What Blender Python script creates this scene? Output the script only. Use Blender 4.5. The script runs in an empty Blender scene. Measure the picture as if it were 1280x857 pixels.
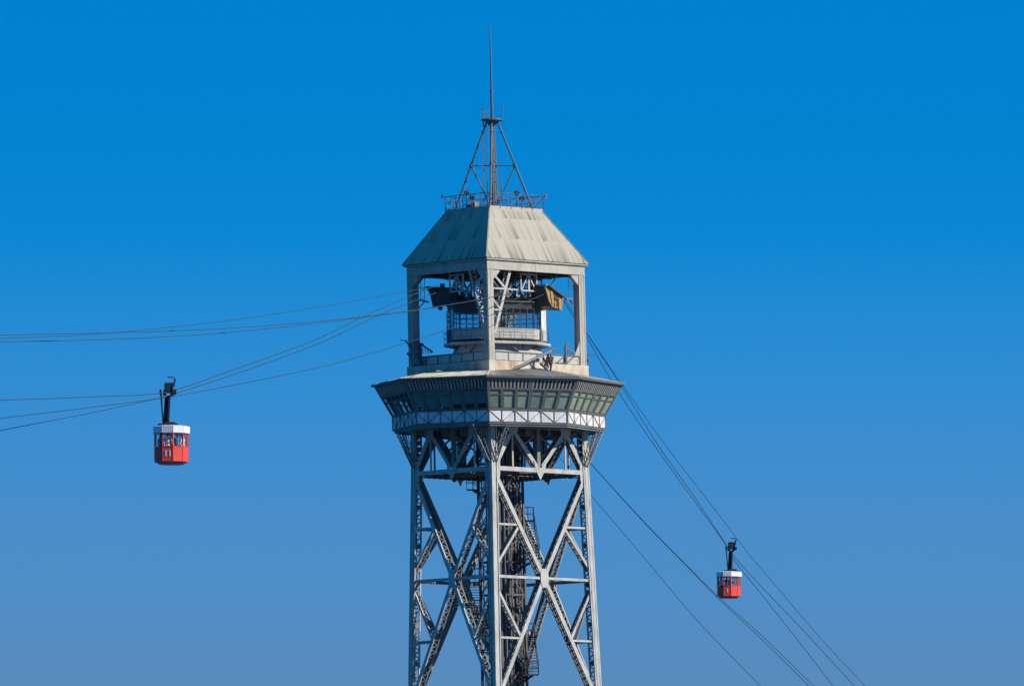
import bpy, math, random
from mathutils import Vector, Matrix
random.seed(7)
R_ = math.radians
C = bpy.context.scene.collection
scn = bpy.context.scene

# ------------------------------------------------------------------ camera
FPX = 17000.0                       # focal length in 1280-px units
PITCH = math.atan((1750 - 428.5) / FPX)
CAM = Vector((1.17, -1033.0, 3.0))
cam_d = bpy.data.cameras.new('camera'); cam = bpy.data.objects.new('camera', cam_d); C.objects.link(cam)
cam.location = CAM; cam.rotation_euler = (math.pi / 2 + PITCH, 0, 0)
cam_d.sensor_width = 36; cam_d.lens = 36 * FPX / 1280
cam_d.clip_start = 1; cam_d.clip_end = 30000
scn.camera = cam

# ------------------------------------------------------------------ sky and sun
SUN_AZ, SUN_EL = 66.0, 29.0         # azimuth measured from "towards the camera" round to the right
sd = Vector((math.sin(R_(SUN_AZ)) * math.cos(R_(SUN_EL)), -math.cos(R_(SUN_AZ)) * math.cos(R_(SUN_EL)), math.sin(R_(SUN_EL))))
w = bpy.data.worlds.new('World'); scn.world = w; w.use_nodes = True
nt = w.node_tree; nt.nodes.clear()
out = nt.nodes.new('ShaderNodeOutputWorld'); bg = nt.nodes.new('ShaderNodeBackground')
sky = nt.nodes.new('ShaderNodeTexSky'); sky.sky_type = 'NISHITA'; sky.sun_disc = False
sky.sun_elevation = R_(SUN_EL); sky.sun_rotation = math.atan2(sd.x, sd.y)
sky.air_density = 1.0; sky.dust_density = 0.0; sky.ozone_density = 4.0
tc = nt.nodes.new('ShaderNodeTexCoord'); sp = nt.nodes.new('ShaderNodeSeparateXYZ')
nt.links.new(tc.outputs['Generated'], sp.inputs[0])
rm = nt.nodes.new('ShaderNodeValToRGB')
mr = nt.nodes.new('ShaderNodeMapRange'); mr.inputs[1].default_value = 0.050; mr.inputs[2].default_value = 0.104
nt.links.new(sp.outputs[2], mr.inputs[0]); nt.links.new(mr.outputs[0], rm.inputs[0])
SKYCOL = [(0.0, (.106, .256, .495)), (.06, (.098, .258, .515)), (.17, (.078, .270, .565)), (.28, (.064, .267, .593)), (.39, (.042, .266, .630)),
          (.51, (.021, .260, .650)), (.65, (.003, .240, .656)), (.80, (.0, .227, .632)), (1.0, (.0, .215, .637))]
el = rm.color_ramp.elements
while len(el) < len(SKYCOL): el.new(0.5)
for e, (p, c) in zip(el, SKYCOL): e.position = p; e.color = (*c, 1)
sc10 = nt.nodes.new('ShaderNodeVectorMath'); sc10.operation = 'SCALE'; sc10.inputs[3].default_value = 10.0
hi = nt.nodes.new('ShaderNodeMapRange'); hi.inputs[1].default_value = .115; hi.inputs[2].default_value = .45; hi.inputs[3].default_value = 10.0; hi.inputs[4].default_value = 6.5
nt.links.new(sp.outputs[2], hi.inputs[0]); nt.links.new(hi.outputs[0], sc10.inputs[3])   # deeper blue overhead
nt.links.new(rm.outputs[0], sc10.inputs[0])
mx = nt.nodes.new('ShaderNodeMix'); mx.data_type = 'RGBA'; mx.inputs[0].default_value = 0.998
nt.links.new(sky.outputs[0], mx.inputs[6]); nt.links.new(sc10.outputs[0], mx.inputs[7])
nt.links.new(mx.outputs[2], bg.inputs[0]); bg.inputs[1].default_value = 0.1
nt.links.new(bg.outputs[0], out.inputs[0])
sl = bpy.data.lights.new('sun', 'SUN'); sun = bpy.data.objects.new('sun', sl); C.objects.link(sun)
sl.energy = 4.9; sl.angle = R_(0.53); sl.color = (1.0, .93, .82)
sun.rotation_euler = sd.to_track_quat('Z', 'Y').to_euler()
scn.view_settings.view_transform = 'Standard'; scn.view_settings.look = 'None'
scn.view_settings.exposure = 0.0; scn.view_settings.gamma = 1.0; scn.view_settings.use_curve_mapping = False
scn.render.film_transparent = False

# ------------------------------------------------------------------ pixel <-> place helpers
def at(px, py, Y):
    d = Vector(((px - 640) / FPX, math.cos(PITCH) - math.sin(PITCH) * (428.5 - py) / FPX,
                math.sin(PITCH) + math.cos(PITCH) * (428.5 - py) / FPX))
    t = (Y - CAM.y) / d.y
    return CAM + d * t
def H(py, Y=0.0): return at(640, py, Y).z
S = 16.4
PHI0 = -5.3
LEAN = -0.0226
ZREF = H(400)
def lean(v): return Vector((v[0] + LEAN * (v[2] - ZREF), v[1], v[2]))
def pol(R, a, z):
    p = R_(PHI0 + a); return Vector((R * math.sin(p), -R * math.cos(p), z))
def fp(k, l, n, z):                 # face k: l along the face, n outwards
    p = R_(PHI0 + 45 + 90 * k); s, c = math.sin(p), math.cos(p)
    return Vector((n * s + l * c, -n * c + l * s, z))

# ------------------------------------------------------------------ materials
def mat(name, col, rough=.6, metal=0.0, dirt=.25, dcol=None, scale=.6, streak=4.0, bump=0.0, spec=.3):
    m = bpy.data.materials.new(name); m.use_nodes = True
    t = m.node_tree; b = t.nodes['Principled BSDF']
    b.inputs['Roughness'].default_value = rough; b.inputs['Metallic'].default_value = metal
    b.inputs['Specular IOR Level'].default_value = spec
    if dirt > 0:
        dcol = dcol or tuple(c * .5 for c in col)
        co = t.nodes.new('ShaderNodeTexCoord'); mp = t.nodes.new('ShaderNodeMapping')
        mp.inputs['Scale'].default_value = (scale * streak, scale * streak, scale)
        n1 = t.nodes.new('ShaderNodeTexNoise'); n1.inputs['Scale'].default_value = 1.0
        n1.inputs['Detail'].default_value = 6; n1.inputs['Roughness'].default_value = .65
        r = t.nodes.new('ShaderNodeValToRGB'); r.color_ramp.elements[0].position = .42; r.color_ramp.elements[1].position = .72
        r.color_ramp.elements[0].color = (0, 0, 0, 1); r.color_ramp.elements[1].color = (dirt,) * 3 + (1,)
        mi = t.nodes.new('ShaderNodeMix'); mi.data_type = 'RGBA'
        mi.inputs[6].default_value = (*col, 1); mi.inputs[7].default_value = (*dcol, 1)
        L = t.links.new
        L(co.outputs['Object'], mp.inputs[0]); L(mp.outputs[0], n1.inputs['Vector']); L(n1.outputs[0], r.inputs[0])
        L(r.outputs[0], mi.inputs[0]); L(mi.outputs[2], b.inputs['Base Color'])
    else:
        b.inputs['Base Color'].default_value = (*col, 1)
    return m
def glass(name, tint, mixf, rough=.03):
    m = bpy.data.materials.new(name); m.use_nodes = True; t = m.node_tree; t.nodes.clear()
    o = t.nodes.new('ShaderNodeOutputMaterial'); tr = t.nodes.new('ShaderNodeBsdfTransparent'); tr.inputs[0].default_value = (*tint, 1)
    p = t.nodes.new('ShaderNodeBsdfPrincipled'); p.inputs['Base Color'].default_value = (.05, .07, .07, 1)
    p.inputs['Roughness'].default_value = rough
    x = t.nodes.new('ShaderNodeMixShader'); x.inputs[0].default_value = mixf
    t.links.new(tr.outputs[0], x.inputs[1]); t.links.new(p.outputs[0], x.inputs[2]); t.links.new(x.outputs[0], o.inputs[0])
    return m
def roof_mat(name, col, dcol, rust=None, amount=.75):
    # uv: u metres along the eave, v metres up the slope; sheets lie in courses, each soiled in streaks of its own
    m = bpy.data.materials.new(name); m.use_nodes = True; t = m.node_tree; b = t.nodes['Principled BSDF']; L = t.links.new
    b.inputs['Roughness'].default_value = .62; b.inputs['Specular IOR Level'].default_value = .3
    uv = t.nodes.new('ShaderNodeUVMap'); s = t.nodes.new('ShaderNodeSeparateXYZ'); L(uv.outputs[0], s.inputs[0])
    def math_(op, a, bb=None):
        n = t.nodes.new('ShaderNodeMath'); n.operation = op
        for i, v in enumerate((a, bb)):
            if v is None: continue
            if isinstance(v, (int, float)): n.inputs[i].default_value = v
            else: L(v, n.inputs[i])
        return n.outputs[0]
    cu = math_('FLOOR', math_('MULTIPLY', s.outputs[0], 4.2)); cv = math_('FLOOR', math_('MULTIPLY', s.outputs[1], .52))
    fr = math_('FRACT', math_('MULTIPLY', s.outputs[1], .52))
    cb = t.nodes.new('ShaderNodeCombineXYZ'); L(cu, cb.inputs[0]); L(cv, cb.inputs[1])
    wn = t.nodes.new('ShaderNodeTexWhiteNoise'); wn.noise_dimensions = '2D'; L(cb.outputs[0], wn.inputs[0])
    nz = t.nodes.new('ShaderNodeTexNoise'); mp = t.nodes.new('ShaderNodeMapping'); mp.inputs['Scale'].default_value = (3.2, .5, 1)
    nz.inputs['Scale'].default_value = 1.0; nz.inputs['Detail'].default_value = 5
    L(uv.outputs[0], mp.inputs[0]); L(mp.outputs[0], nz.inputs['Vector'])
    a = math_('MULTIPLY', math_('POWER', wn.outputs[0], 2.0), math_('SUBTRACT', 1.15, fr))
    a = math_('MULTIPLY', a, math_('MULTIPLY', nz.outputs[0], 2.0 * amount))
    cl = t.nodes.new('ShaderNodeClamp'); L(a, cl.inputs[0])
    mi = t.nodes.new('ShaderNodeMix'); mi.data_type = 'RGBA'; mi.inputs[6].default_value = (*col, 1); mi.inputs[7].default_value = (*dcol, 1)
    L(cl.outputs[0], mi.inputs[0]); last = mi.outputs[2]
    if rust:
        n2 = t.nodes.new('ShaderNodeTexNoise'); n2.inputs['Scale'].default_value = .55; n2.inputs['Detail'].default_value = 4
        L(uv.outputs[0], n2.inputs['Vector'])
        r = t.nodes.new('ShaderNodeValToRGB'); r.color_ramp.elements[0].position = .6; r.color_ramp.elements[1].position = .72
        L(n2.outputs[0], r.inputs[0]); m2 = t.nodes.new('ShaderNodeMix'); m2.data_type = 'RGBA'; m2.inputs[7].default_value = (*rust, 1)
        L(r.outputs[0], m2.inputs[0]); L(last, m2.inputs[6]); last = m2.outputs[2]
    L(last, b.inputs['Base Color'])
    return m
M = {}
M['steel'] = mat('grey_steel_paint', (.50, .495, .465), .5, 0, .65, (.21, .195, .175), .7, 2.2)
M['steel_dim'] = mat('shade_toned_weathered_steel', (.235, .235, .235), .6, 0, .7, (.11, .095, .085), .5, 2)  # weathered, and toned darker to paint shade into lacing, inner chords and brackets
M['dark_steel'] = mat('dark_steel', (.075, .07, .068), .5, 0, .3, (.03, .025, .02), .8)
M['mast'] = mat('mast_steel', (.11, .135, .175), .5, 0, .3, (.06, .07, .08), .8)
M['shaft'] = mat('brown_shaft_steel', (.14, .118, .105), .65, 0, .5, (.06, .045, .04), .6)
M['cream'] = mat('cream_painted_metal', (.47, .445, .385), .6, 0, .7, (.29, .26, .21), .6, 2.5)
M['plinth'] = mat('cream_plinth', (.60, .55, .45), .7, 0, .95, (.38, .20, .10), .5, 2.0)
M['panel'] = mat('pale_parapet_panel', (.50, .485, .45), .6, 0, .6, (.30, .28, .25), .8, 2.5)
M['white'] = mat('white_painted_panel', (.75, .75, .75), .5, 0, .85, (.45, .43, .40), .9, 2.5)
M['frame'] = mat('dark_grey_window_frame', (.155, .16, .15), .5, 0, .4, (.08, .08, .075), .8)
M['louvre'] = mat('grey_louvre', (.33, .33, .305), .5, 0, .5, (.17, .17, .155), .8)
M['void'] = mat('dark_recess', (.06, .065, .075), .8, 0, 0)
M['roof'] = roof_mat('corrugated_roof', (.45, .42, .335), (.17, .16, .13), None, .78)
M['deckroof'] = roof_mat('corrugated_deck_roof', (.50, .47, .39), (.25, .22, .17), (.33, .18, .11), .8)
M['glass'] = glass('deck_glass', (.90, .95, .93), .10)
M['cabglass'] = glass('cabin_glass', (.93, .91, .88), .10)
M['ctrlglass'] = glass('control_room_glass', (.78, .92, .98), .12)
M['blind'] = mat('pale_green_blind', (.64, .65, .53), .9, 0, .8, (.30, .34, .27), .9, 5)
M['blind_a'] = mat('grey_green_blind', (.50, .52, .44), .9, 0, .8, (.26, .30, .24), .9, 5)
M['blind_b'] = mat('light_green_blind', (.70, .70, .60), .9, 0, .8, (.36, .38, .30), .9, 5)
M['dimroom'] = mat('dim_room_teal', (.20, .40, .46), .9, 0, .6, (.09, .20, .24), .9, 5)  # dim room behind the shaded glass, put into the panel colour
M['inner'] = mat('deck_interior', (.60, .60, .54), .9, 0, .3, (.15, .15, .13), 1)
M['wood'] = mat('weathered_tan_timber', (.36, .25, .15), .75, 0, .5, (.17, .11, .07), 1.2, 3)
M['yellow'] = mat('faded_yellow_paint', (.46, .27, .07), .6, 0, .5, (.35, .2, .08), 2, 2)
M['red'] = mat('red_gondola_paint', (.80, .078, .050), .3, 0, .2, (.50, .04, .03), 1.2, 1, spec=.5)
M['redbeam'] = mat('red_lamp', (.55, .05, .03), .4, 0, 0)
M['rwhite'] = mat('white_gondola_paint', (.80, .80, .79), .35, 0, .12, (.6, .6, .58), 1.5, 3, spec=.5)
M['hanger'] = mat('dark_blue_hanger_steel', (.02, .02, .042), .5, 0, .3, (.02, .02, .02), 1)
M['cable'] = mat('steel_rope', (.05, .075, .09), .5, 0, 0)
M['skin'] = mat('skin', (.50, .30, .21), .6, 0, 0)
M['hair'] = mat('dark_hair', (.03, .02, .015), .6, 0, 0)
M['fair'] = mat('grey_hair', (.4, .37, .33), .6, 0, 0)
for n_, c_ in (('shirt_white', (.75, .75, .73)), ('shirt_blue', (.10, .22, .50)), ('shirt_dark', (.03, .03, .04)), ('shirt_cream', (.62, .52, .36)),
               ('trousers', (.05, .06, .10)), ('seatgrey', (.34, .28, .25))):
    M[n_] = mat(n_, c_, .85, 0, 0)

# ------------------------------------------------------------------ mesh builder
class MB:
    def __init__(s): s.v = []; s.f = []; s.m = []; s.uv = {}
    def face(s, pts, m=0, uvs=None):
        i = len(s.v); s.v += [Vector(p) for p in pts]; s.f.append(tuple(range(i, i + len(pts)))); s.m.append(m)
        if uvs: s.uv[len(s.f) - 1] = uvs
    def hexa(s, b, t, m=0):         # two quads, same winding -> closed box
        i = len(s.v); s.v += [Vector(p) for p in list(b) + list(t)]; n = len(b)
        s.f.append(tuple(i + j for j in reversed(range(n)))); s.m.append(m)
        s.f.append(tuple(i + n + j for j in range(n))); s.m.append(m)
        for j in range(n):
            k = (j + 1) % n; s.f.append((i + j, i + k, i + n + k, i + n + j)); s.m.append(m)
    def bar(s, p, q, wd, hg=None, side=None, m=0):     # rectangular bar; 'side' is the direction of the width
        p, q = Vector(p), Vector(q); hg = wd if hg is None else hg
        d = q - p
        if d.length < 1e-6: return
        d.normalize()
        side = Vector(side) if side is not None else (Vector((0, 0, 1)) if abs(d.z) < .95 else Vector((1, 0, 0)))
        a = side - d * side.dot(d)
        if a.length < 1e-6: a = d.orthogonal()
        a.normalize(); b = d.cross(a); a = a * wd / 2; b = b * hg / 2
        s.hexa([p - a - b, p + a - b, p + a + b, p - a + b], [q - a - b, q + a - b, q + a + b, q - a + b], m)
    def tube(s, p, q, r0, r1=None, n=8, m=0):
        p, q = Vector(p), Vector(q); r1 = r0 if r1 is None else r1
        d = (q - p).normalized(); a = d.orthogonal().normalized(); b = d.cross(a)
        c = [(math.cos(2 * math.pi * j / n), math.sin(2 * math.pi * j / n)) for j in range(n)]
        s.hexa([p + a * x * r0 + b * y * r0 for x, y in c], [q + a * x * r1 + b * y * r1 for x, y in c], m)
    def prism(s, pts, off, m=0):
        off = Vector(off); s.hexa([Vector(p) for p in pts], [Vector(p) + off for p in pts], m)
    def lace(s, p0, p1, q0, q1, pitch, wd, th, m=0, double=False):
        p0, p1, q0, q1 = map(Vector, (p0, p1, q0, q1)); n = max(2, round((p1 - p0).length / pitch))
        nrm = (p1 - p0).cross(q0 - p0).normalized()
        for i in range(n):
            a, b = i / n, (i + 1) / n
            A = p0.lerp(p1, a); Bq = q0.lerp(q1, (a + b) / 2); A2 = p0.lerp(p1, b)
            s.bar(A, Bq, th, wd, nrm, m); s.bar(Bq, A2, th, wd, nrm, m)
            if double:
                A = q0.lerp(q1, a); Bq = p0.lerp(p1, (a + b) / 2); A2 = q0.lerp(q1, b)
                s.bar(A, Bq, th * .9, wd, nrm, m); s.bar(Bq, A2, th * .9, wd, nrm, m)
    def build(s, name, mats, parent=None, f=None, smooth=False):
        me = bpy.data.meshes.new(name)
        vs = [tuple(f(v)) if f else tuple(v) for v in s.v]
        me.from_pydata(vs, [], s.f)
        for mm in (mats if isinstance(mats, (list, tuple)) else [mats]): me.materials.append(mm)
        me.polygons.foreach_set('material_index', s.m)
        if smooth: me.polygons.foreach_set('use_smooth', [True] * len(s.f))
        if s.uv:
            ul = me.uv_layers.new(name='UVMap')
            for pi, uvs in s.uv.items():
                for li, uv in zip(me.polygons[pi].loop_indices, uvs): ul.data[li].uv = uv
        me.update()
        o = bpy.data.objects.new(name, me); C.objects.link(o)
        if parent: o.parent = parent
        return o
def tag(o, label=None, cat=None, group=None, kind=None):
    if label: o['label'] = label
    if cat: o['category'] = cat
    if group: o['group'] = group
    if kind: o['kind'] = kind
    return o
def empty(name, loc):
    o = bpy.data.objects.new(name, None); C.objects.link(o); o.location = loc; return o

# ------------------------------------------------------------------ setting: harbour water and the quay under the tower
wm = mat('harbour_water', (.015, .08, .14), .25, 0, 0)
b = MB(); b.face([(-12000, -3000, 0), (12000, -3000, 0), (12000, 20000, 0), (-12000, 20000, 0)])
tag(b.build('water', wm), 'dark blue harbour water', None, None, 'structure')
qm = mat('quay_concrete', (.15, .145, .135), .85, 0, .5, (.09, .09, .085), .05, 1)
b = MB(); b.hexa([(-24, -20, -1), (24, -20, -1), (24, 60, -1), (-24, 60, -1)], [(-24, -20, 1.5), (24, -20, 1.5), (24, 60, 1.5), (-24, 60, 1.5)])
tag(b.build('quay', qm), 'concrete quay at the foot of the tower', None, None, 'structure')

# ------------------------------------------------------------------ the tower
T = empty('cable_car_tower', lean((0, 0, 1.5)))
tag(T, 'tall grey lattice steel cable car tower with glazed octagonal deck, open hall and pyramid roof', 'tower')
T.location = (0, 0, 0)
def tp(mb, name, mats, parent=T, label=None, smooth=False):
    o = mb.build(name, mats, parent, lean, smooth)
    if label: o['label'] = label
    return o

RH = 6.79; AH = RH / math.sqrt(2)
ZT = H(260.3, -3.6); ZE = H(320.7, -7.07); ZFB = H(335.8, -6.76)
ZPT = H(437.6, -6.7); ZPB = H(449.5, -6.7); ZRI = H(464.3, -6.9)
RO = 9.66; ZO = H(469.8, -9.6)
RB = 8.17; ZBT = H(511, -8.13); ZBB = H(527.5, -8.13)
ZN = H(577, -6.8); ZBEAM = H(584, -6.8)
ZX0 = H(588, -6.9); ZX1 = H(722, -4.0); ZX2 = H(872, -7.2)
ZBOT = 1.5
SPL = .0353 / math.sqrt(2)
def ap(z): return AH if z > ZN else AH + (ZN - z) * SPL      # apothem of the leg square at height z
LW = .57                                                     # leg width

# --- legs
zs = [ZBB - .02, ZN, ZX2, 40, 25, ZBOT]
for c in range(4):
    b = MB()
    for z1, z0 in zip(zs[:-1], zs[1:]):
        a1, a0 = ap(z1), ap(z0)
        k, k2 = c, (c - 1) % 4
        n0, n1 = fp(k, 0, 1, 0), fp(k2, 0, 1, 0)
        # solid outer plates on the two outer faces
        PL = LW - .17
        b.bar(fp(k, -a0 + PL / 2, a0 - .015, z0), fp(k, -a1 + PL / 2, a1 - .015, z1), PL, .03, fp(k, 1, 0, 0))
        b.bar(fp(k2, a0 - PL / 2 - .016, a0 - .015, z0), fp(k2, a1 - PL / 2 - .016, a1 - .015, z1), PL - .03, .03, fp(k2, 1, 0, 0))
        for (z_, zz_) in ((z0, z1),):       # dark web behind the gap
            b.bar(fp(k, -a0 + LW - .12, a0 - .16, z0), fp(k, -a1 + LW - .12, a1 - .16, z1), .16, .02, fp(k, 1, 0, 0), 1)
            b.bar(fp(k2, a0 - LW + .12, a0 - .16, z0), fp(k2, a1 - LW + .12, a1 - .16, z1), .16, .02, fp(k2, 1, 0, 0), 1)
        # cover strips, a little proud
        b.bar(fp(k, -a0 + .05, a0 + .012, z0), fp(k, -a1 + .05, a1 + .012, z1), .10, .024, fp(k, 1, 0, 0))
        b.bar(fp(k, -a0 + LW - .05, a0 + .012, z0), fp(k, -a1 + LW - .05, a1 + .012, z1), .10, .024, fp(k, 1, 0, 0))
        b.bar(fp(k2, a0 - .07, a0 + .012, z0), fp(k2, a1 - .07, a1 + .012, z1), .10, .024, fp(k2, 1, 0, 0))
        b.bar(fp(k2, a0 - LW + .03, a0 + .012, z0), fp(k2, a1 - LW + .03, a1 + .012, z1), .10, .024, fp(k2, 1, 0, 0))
        # inner corner angle and lacing
        i0, i1 = fp(k, -a0 + LW, a0 - LW, z0), fp(k, -a1 + LW, a1 - LW, z1)
        b.bar(i0, i1, .11, .11, n0)
        e0, e1 = fp(k, -a0 + LW - .03, a0 - .06, z0), fp(k, -a1 + LW - .03, a1 - .06, z1)
        g0, g1 = fp(k2, a0 - LW + .03, a0 - .06, z0), fp(k2, a1 - LW + .03, a1 - .06, z1)
        b.bar(e0, e1, .09, .09, n0); b.bar(g0, g1, .09, .09, n1)
        if z1 > 48:
            b.lace(e0, e1, i0, i1, .62, .07, .02, 2); b.lace(g0, g1, i0, i1, .62, .07, .02, 2)
        # batten plates across the laced side
        nb = 6 if z1 > 48 else 2
        for j in range(1, nb):
            t = j / nb; b.bar(e0.lerp(e1, t), i0.lerp(i1, t), .02, .35, fp(k, 1, 0, 0), 2)
    tp(b, 'leg', [M['steel'], M['dark_steel'], M['steel_dim']])

# --- laced member lying in face k
def laced(b, k, l0, z0, l1, z1, wd, dep, off, pitch=.62, lacing=True, sides=True):
    def P(l, z, n): return fp(k, l, ap(z) - off - n, z)
    d = (P(l1, z1, 0) - P(l0, z0, 0)).normalized(); sdir = d.cross(fp(k, 0, 1, 0)).normalized()
    nrm = fp(k, 0, 1, 0)
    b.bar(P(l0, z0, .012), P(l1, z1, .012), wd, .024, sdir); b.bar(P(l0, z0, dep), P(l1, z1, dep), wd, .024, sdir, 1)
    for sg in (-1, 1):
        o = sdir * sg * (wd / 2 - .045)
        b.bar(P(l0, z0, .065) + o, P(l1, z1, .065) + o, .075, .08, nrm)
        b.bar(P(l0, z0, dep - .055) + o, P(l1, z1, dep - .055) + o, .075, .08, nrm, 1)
        if lacing: b.lace(P(l0, z0, .05) + o * 1.1, P(l1, z1, .05) + o * 1.1, P(l0, z0, dep - .05) + o * 1.1, P(l1, z1, dep - .05) + o * 1.1, pitch, .06, .018, 1)

def panel(k, zt, zc, zb, fine):
    at_, ac, ab = ap(zt), ap(zc), ap(zb)
    lt, lb = at_ - LW * .55, ab - LW * .55
    pit = .6 if fine else 2.5
    for sgn in (-1, 1):
        # each diagonal runs from one leg through the centre to the other
        b = MB(); o = .03 if sgn < 0 else .062
        laced(b, k, sgn * lt, zt, 0, zc, .31, .62, o, pit); laced(b, k, 0, zc, -sgn * lb, zb, .31, .62, o, pit)
        tp(b, 'diagonal_brace', [M['steel'], M['steel_dim']])
    b = MB(); n = ac - .005
    w2, h2 = .38, .72
    b.prism([fp(k, x, n, zc + z) for x, z in ((-w2 * .6, -h2), (w2 * .6, -h2), (w2, -h2 * .45), (w2, h2 * .45), (w2 * .6, h2), (-w2 * .6, h2), (-w2, h2 * .45), (-w2, -h2 * .45))], -fp(k, 0, .024, 0))
    b.prism([fp(k, x, n - .63, zc + z) for x, z in ((-w2 * .6, -h2), (w2 * .6, -h2), (w2, -h2 * .45), (w2, h2 * .45), (w2 * .6, h2), (-w2 * .6, h2), (-w2, h2 * .45), (-w2, -h2 * .45))], -fp(k, 0, .024, 0))
    tp(b, 'gusset_plate', M['steel'])
    b = MB(); laced(b, k, -ac + LW * .8, zc, -.3, zc, .2, .5, .08, .7, fine); laced(b, k, .3, zc, ac - LW * .8, zc, .2, .5, .08, .7, fine)
    tp(b, 'horizontal_strut', [M['steel'], M['steel_dim']])
    for sgn in (-1, 1):
        for zz0, zz1, ll in ((zt, zc, lt), (zb, zc, lb)):
            zm = (zz0 + zz1) / 2 + (0 if zz0 > zz1 else 0); lm = sgn * ll / 2
            am = ap(zm)
            b = MB(); laced(b, k, lm + sgn * .1, zm, sgn * (am - LW * .8), zm, .15, .5, .09, .7, False)
            tp(b, 'horizontal_strut', [M['steel'], M['steel_dim']])
            ze = zc + (1 if zz0 > zz1 else -1) * .75
            b = MB(); laced(b, k, lm, zm - (.1 if zz0 > zz1 else -.1), sgn * (ap(ze) - LW * .6), ze, .2, .48, .1, .55, fine)
            tp(b, 'secondary_brace', [M['steel'], M['steel_dim']])
for k in range(4):
    panel(k, ZX0, ZX1, ZX2, True)
    panel(k, ZX2, ZX2 - 9.5, ZX2 - 19.5, False)
    panel(k, ZX2 - 19.5, ZX2 - 30, ZX2 - 41.5, False)

# --- portal beam and the W truss under the deck
ZTOP = ZBB - .10
for k in range(4):
    b = MB(); n = AH - .05
    for nn, hh in ((n, .33), (n - .55, .30)):
        b.bar(fp(k, -AH + LW * .7, nn, ZBEAM), fp(k, AH - LW * .7, nn, ZBEAM), hh, .06, (0, 0, 1))
    for zz in (-.14, .14):
        b.bar(fp(k, -AH + LW, n - .28, ZBEAM + zz), fp(k, AH - LW, n - .28, ZBEAM + zz), .02, .5, (0, 0, 1))
    tp(b, 'portal_beam', M['steel'])
    b = MB()
    b.prism([fp(k, x, n + .045, ZBEAM + z) for x, z in ((0, -.75), (.5, .1), (.62, .75), (.06, .16), (-.06, .16), (-.62, .75), (-.5, .1))], -fp(k, 0, .03, 0))
    tp(b, 'gusset_plate', M['steel'])
    for sg in (-1, 1):
        b = MB()
        lt = sg * 2.6
        laced(b, k, sg * (AH - LW * .85), ZN - .15, lt, ZTOP - .2, .34, .55, .06, .5); tp(b, 'truss_brace', [M['steel'], M['steel_dim']])
        b = MB(); laced(b, k, lt, ZTOP - .2, sg * .28, ZBEAM + .3, .30, .55, .075, .5); tp(b, 'truss_brace', [M['steel'], M['steel_dim']])
        b = MB(); b.bar(fp(k, lt, n - .1, ZTOP - .3), fp(k, lt, n - .1, ZBEAM + .19), .13, .08, fp(k, 1, 0, 0))
        tp(b, 'truss_post', M['steel'])
        b = MB(); b.prism([fp(k, lt + x, n + .03, ZTOP + z) for x, z in ((-.5, .02), (-.45, -.35), (-.25, -.62), (.25, -.62), (.45, -.35), (.5, .02))], -fp(k, 0, .03, 0))
        tp(b, 'gusset_plate', M['steel'])
        # haunch plate where the leg forks
        b = MB(); b.prism([fp(k, sg * x, n + .022, z) for x, z in ((AH - LW, ZN + .55), (AH - LW - .30, ZN + .30), (AH - LW - .26, ZN - 1.0), (AH - LW, ZN - 1.7))][::sg], -fp(k, 0, .03, 0))
        tp(b, 'leg_gusset', M['steel'])
        # bracket out to the deck, square to the face
        b = MB(); lq = sg * (AH - .32); nx = 1.62; d0 = fp(k, 1, 0, 0)
        p0, p1 = fp(k, lq, AH + .02, ZN), fp(k, lq, AH + nx, ZBB - .12)
        for x in (-.15, .15):
            b.bar(p0 + d0 * x, p1 + d0 * x, .06, .07, d0)
        q0, q1 = fp(k, lq, AH + .02, ZN + .5), fp(k, lq, AH + nx * .6, ZBB - .12)
        for x in (-.15, .15):
            b.bar(q0 + d0 * x, q1 + d0 * x, .05, .05, d0)
        b.lace(p0 - d0 * .15, p1 - d0 * .15, p0 + d0 * .15, p1 + d0 * .15, .45, .04, .02)
        b.lace(p0, p1, q0, q1, .7, .04, .02)
        tp(b, 'deck_bracket', M['steel_dim'])
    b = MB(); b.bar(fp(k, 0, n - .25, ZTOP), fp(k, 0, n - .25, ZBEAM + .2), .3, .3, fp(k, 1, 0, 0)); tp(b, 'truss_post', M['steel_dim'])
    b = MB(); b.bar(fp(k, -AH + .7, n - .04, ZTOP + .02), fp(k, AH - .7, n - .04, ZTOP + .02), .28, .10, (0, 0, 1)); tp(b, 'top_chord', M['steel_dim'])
    # small braces from the mid post
    b = MB()
    for sg in (-1, 1): b.bar(fp(k, 0, n - .3, ZTOP - .5), fp(k, sg * 1.7, n - .3, ZTOP - 1.5), .12, .1, (0, 0, 1))
    tp(b, 'post_brace', M['steel_dim'])
    # catwalk inside the beam
    b = MB(); b.bar(fp(k, -AH + 1.9, AH - 1.35, ZBEAM - .24), fp(k, AH - .7, AH - 1.35, ZBEAM - .24), 1.3, .06, fp(k, 0, 1, 0))
    for j in range(14): b.bar(fp(k, -AH + 1.9 + .56 * j, AH - .75, ZBEAM - .31), fp(k, -AH + 1.9 + .56 * j, AH - 1.95, ZBEAM - .31), .08, .06, (0, 0, 1))
    tp(b, 'catwalk', M['shaft'])
# girders under the deck floor
b = MB()
for k in range(2):
    for x in (-3.2, -1.1, 1.1, 3.2): b.bar(fp(k, x, -AH + .1, ZBB - .42 + .003 * k), fp(k, x, AH - .2, ZBB - .42 + .003 * k), .5, .16, (0, 0, 1))
tp(b, 'floor_girder', M['steel_dim'])
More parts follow.
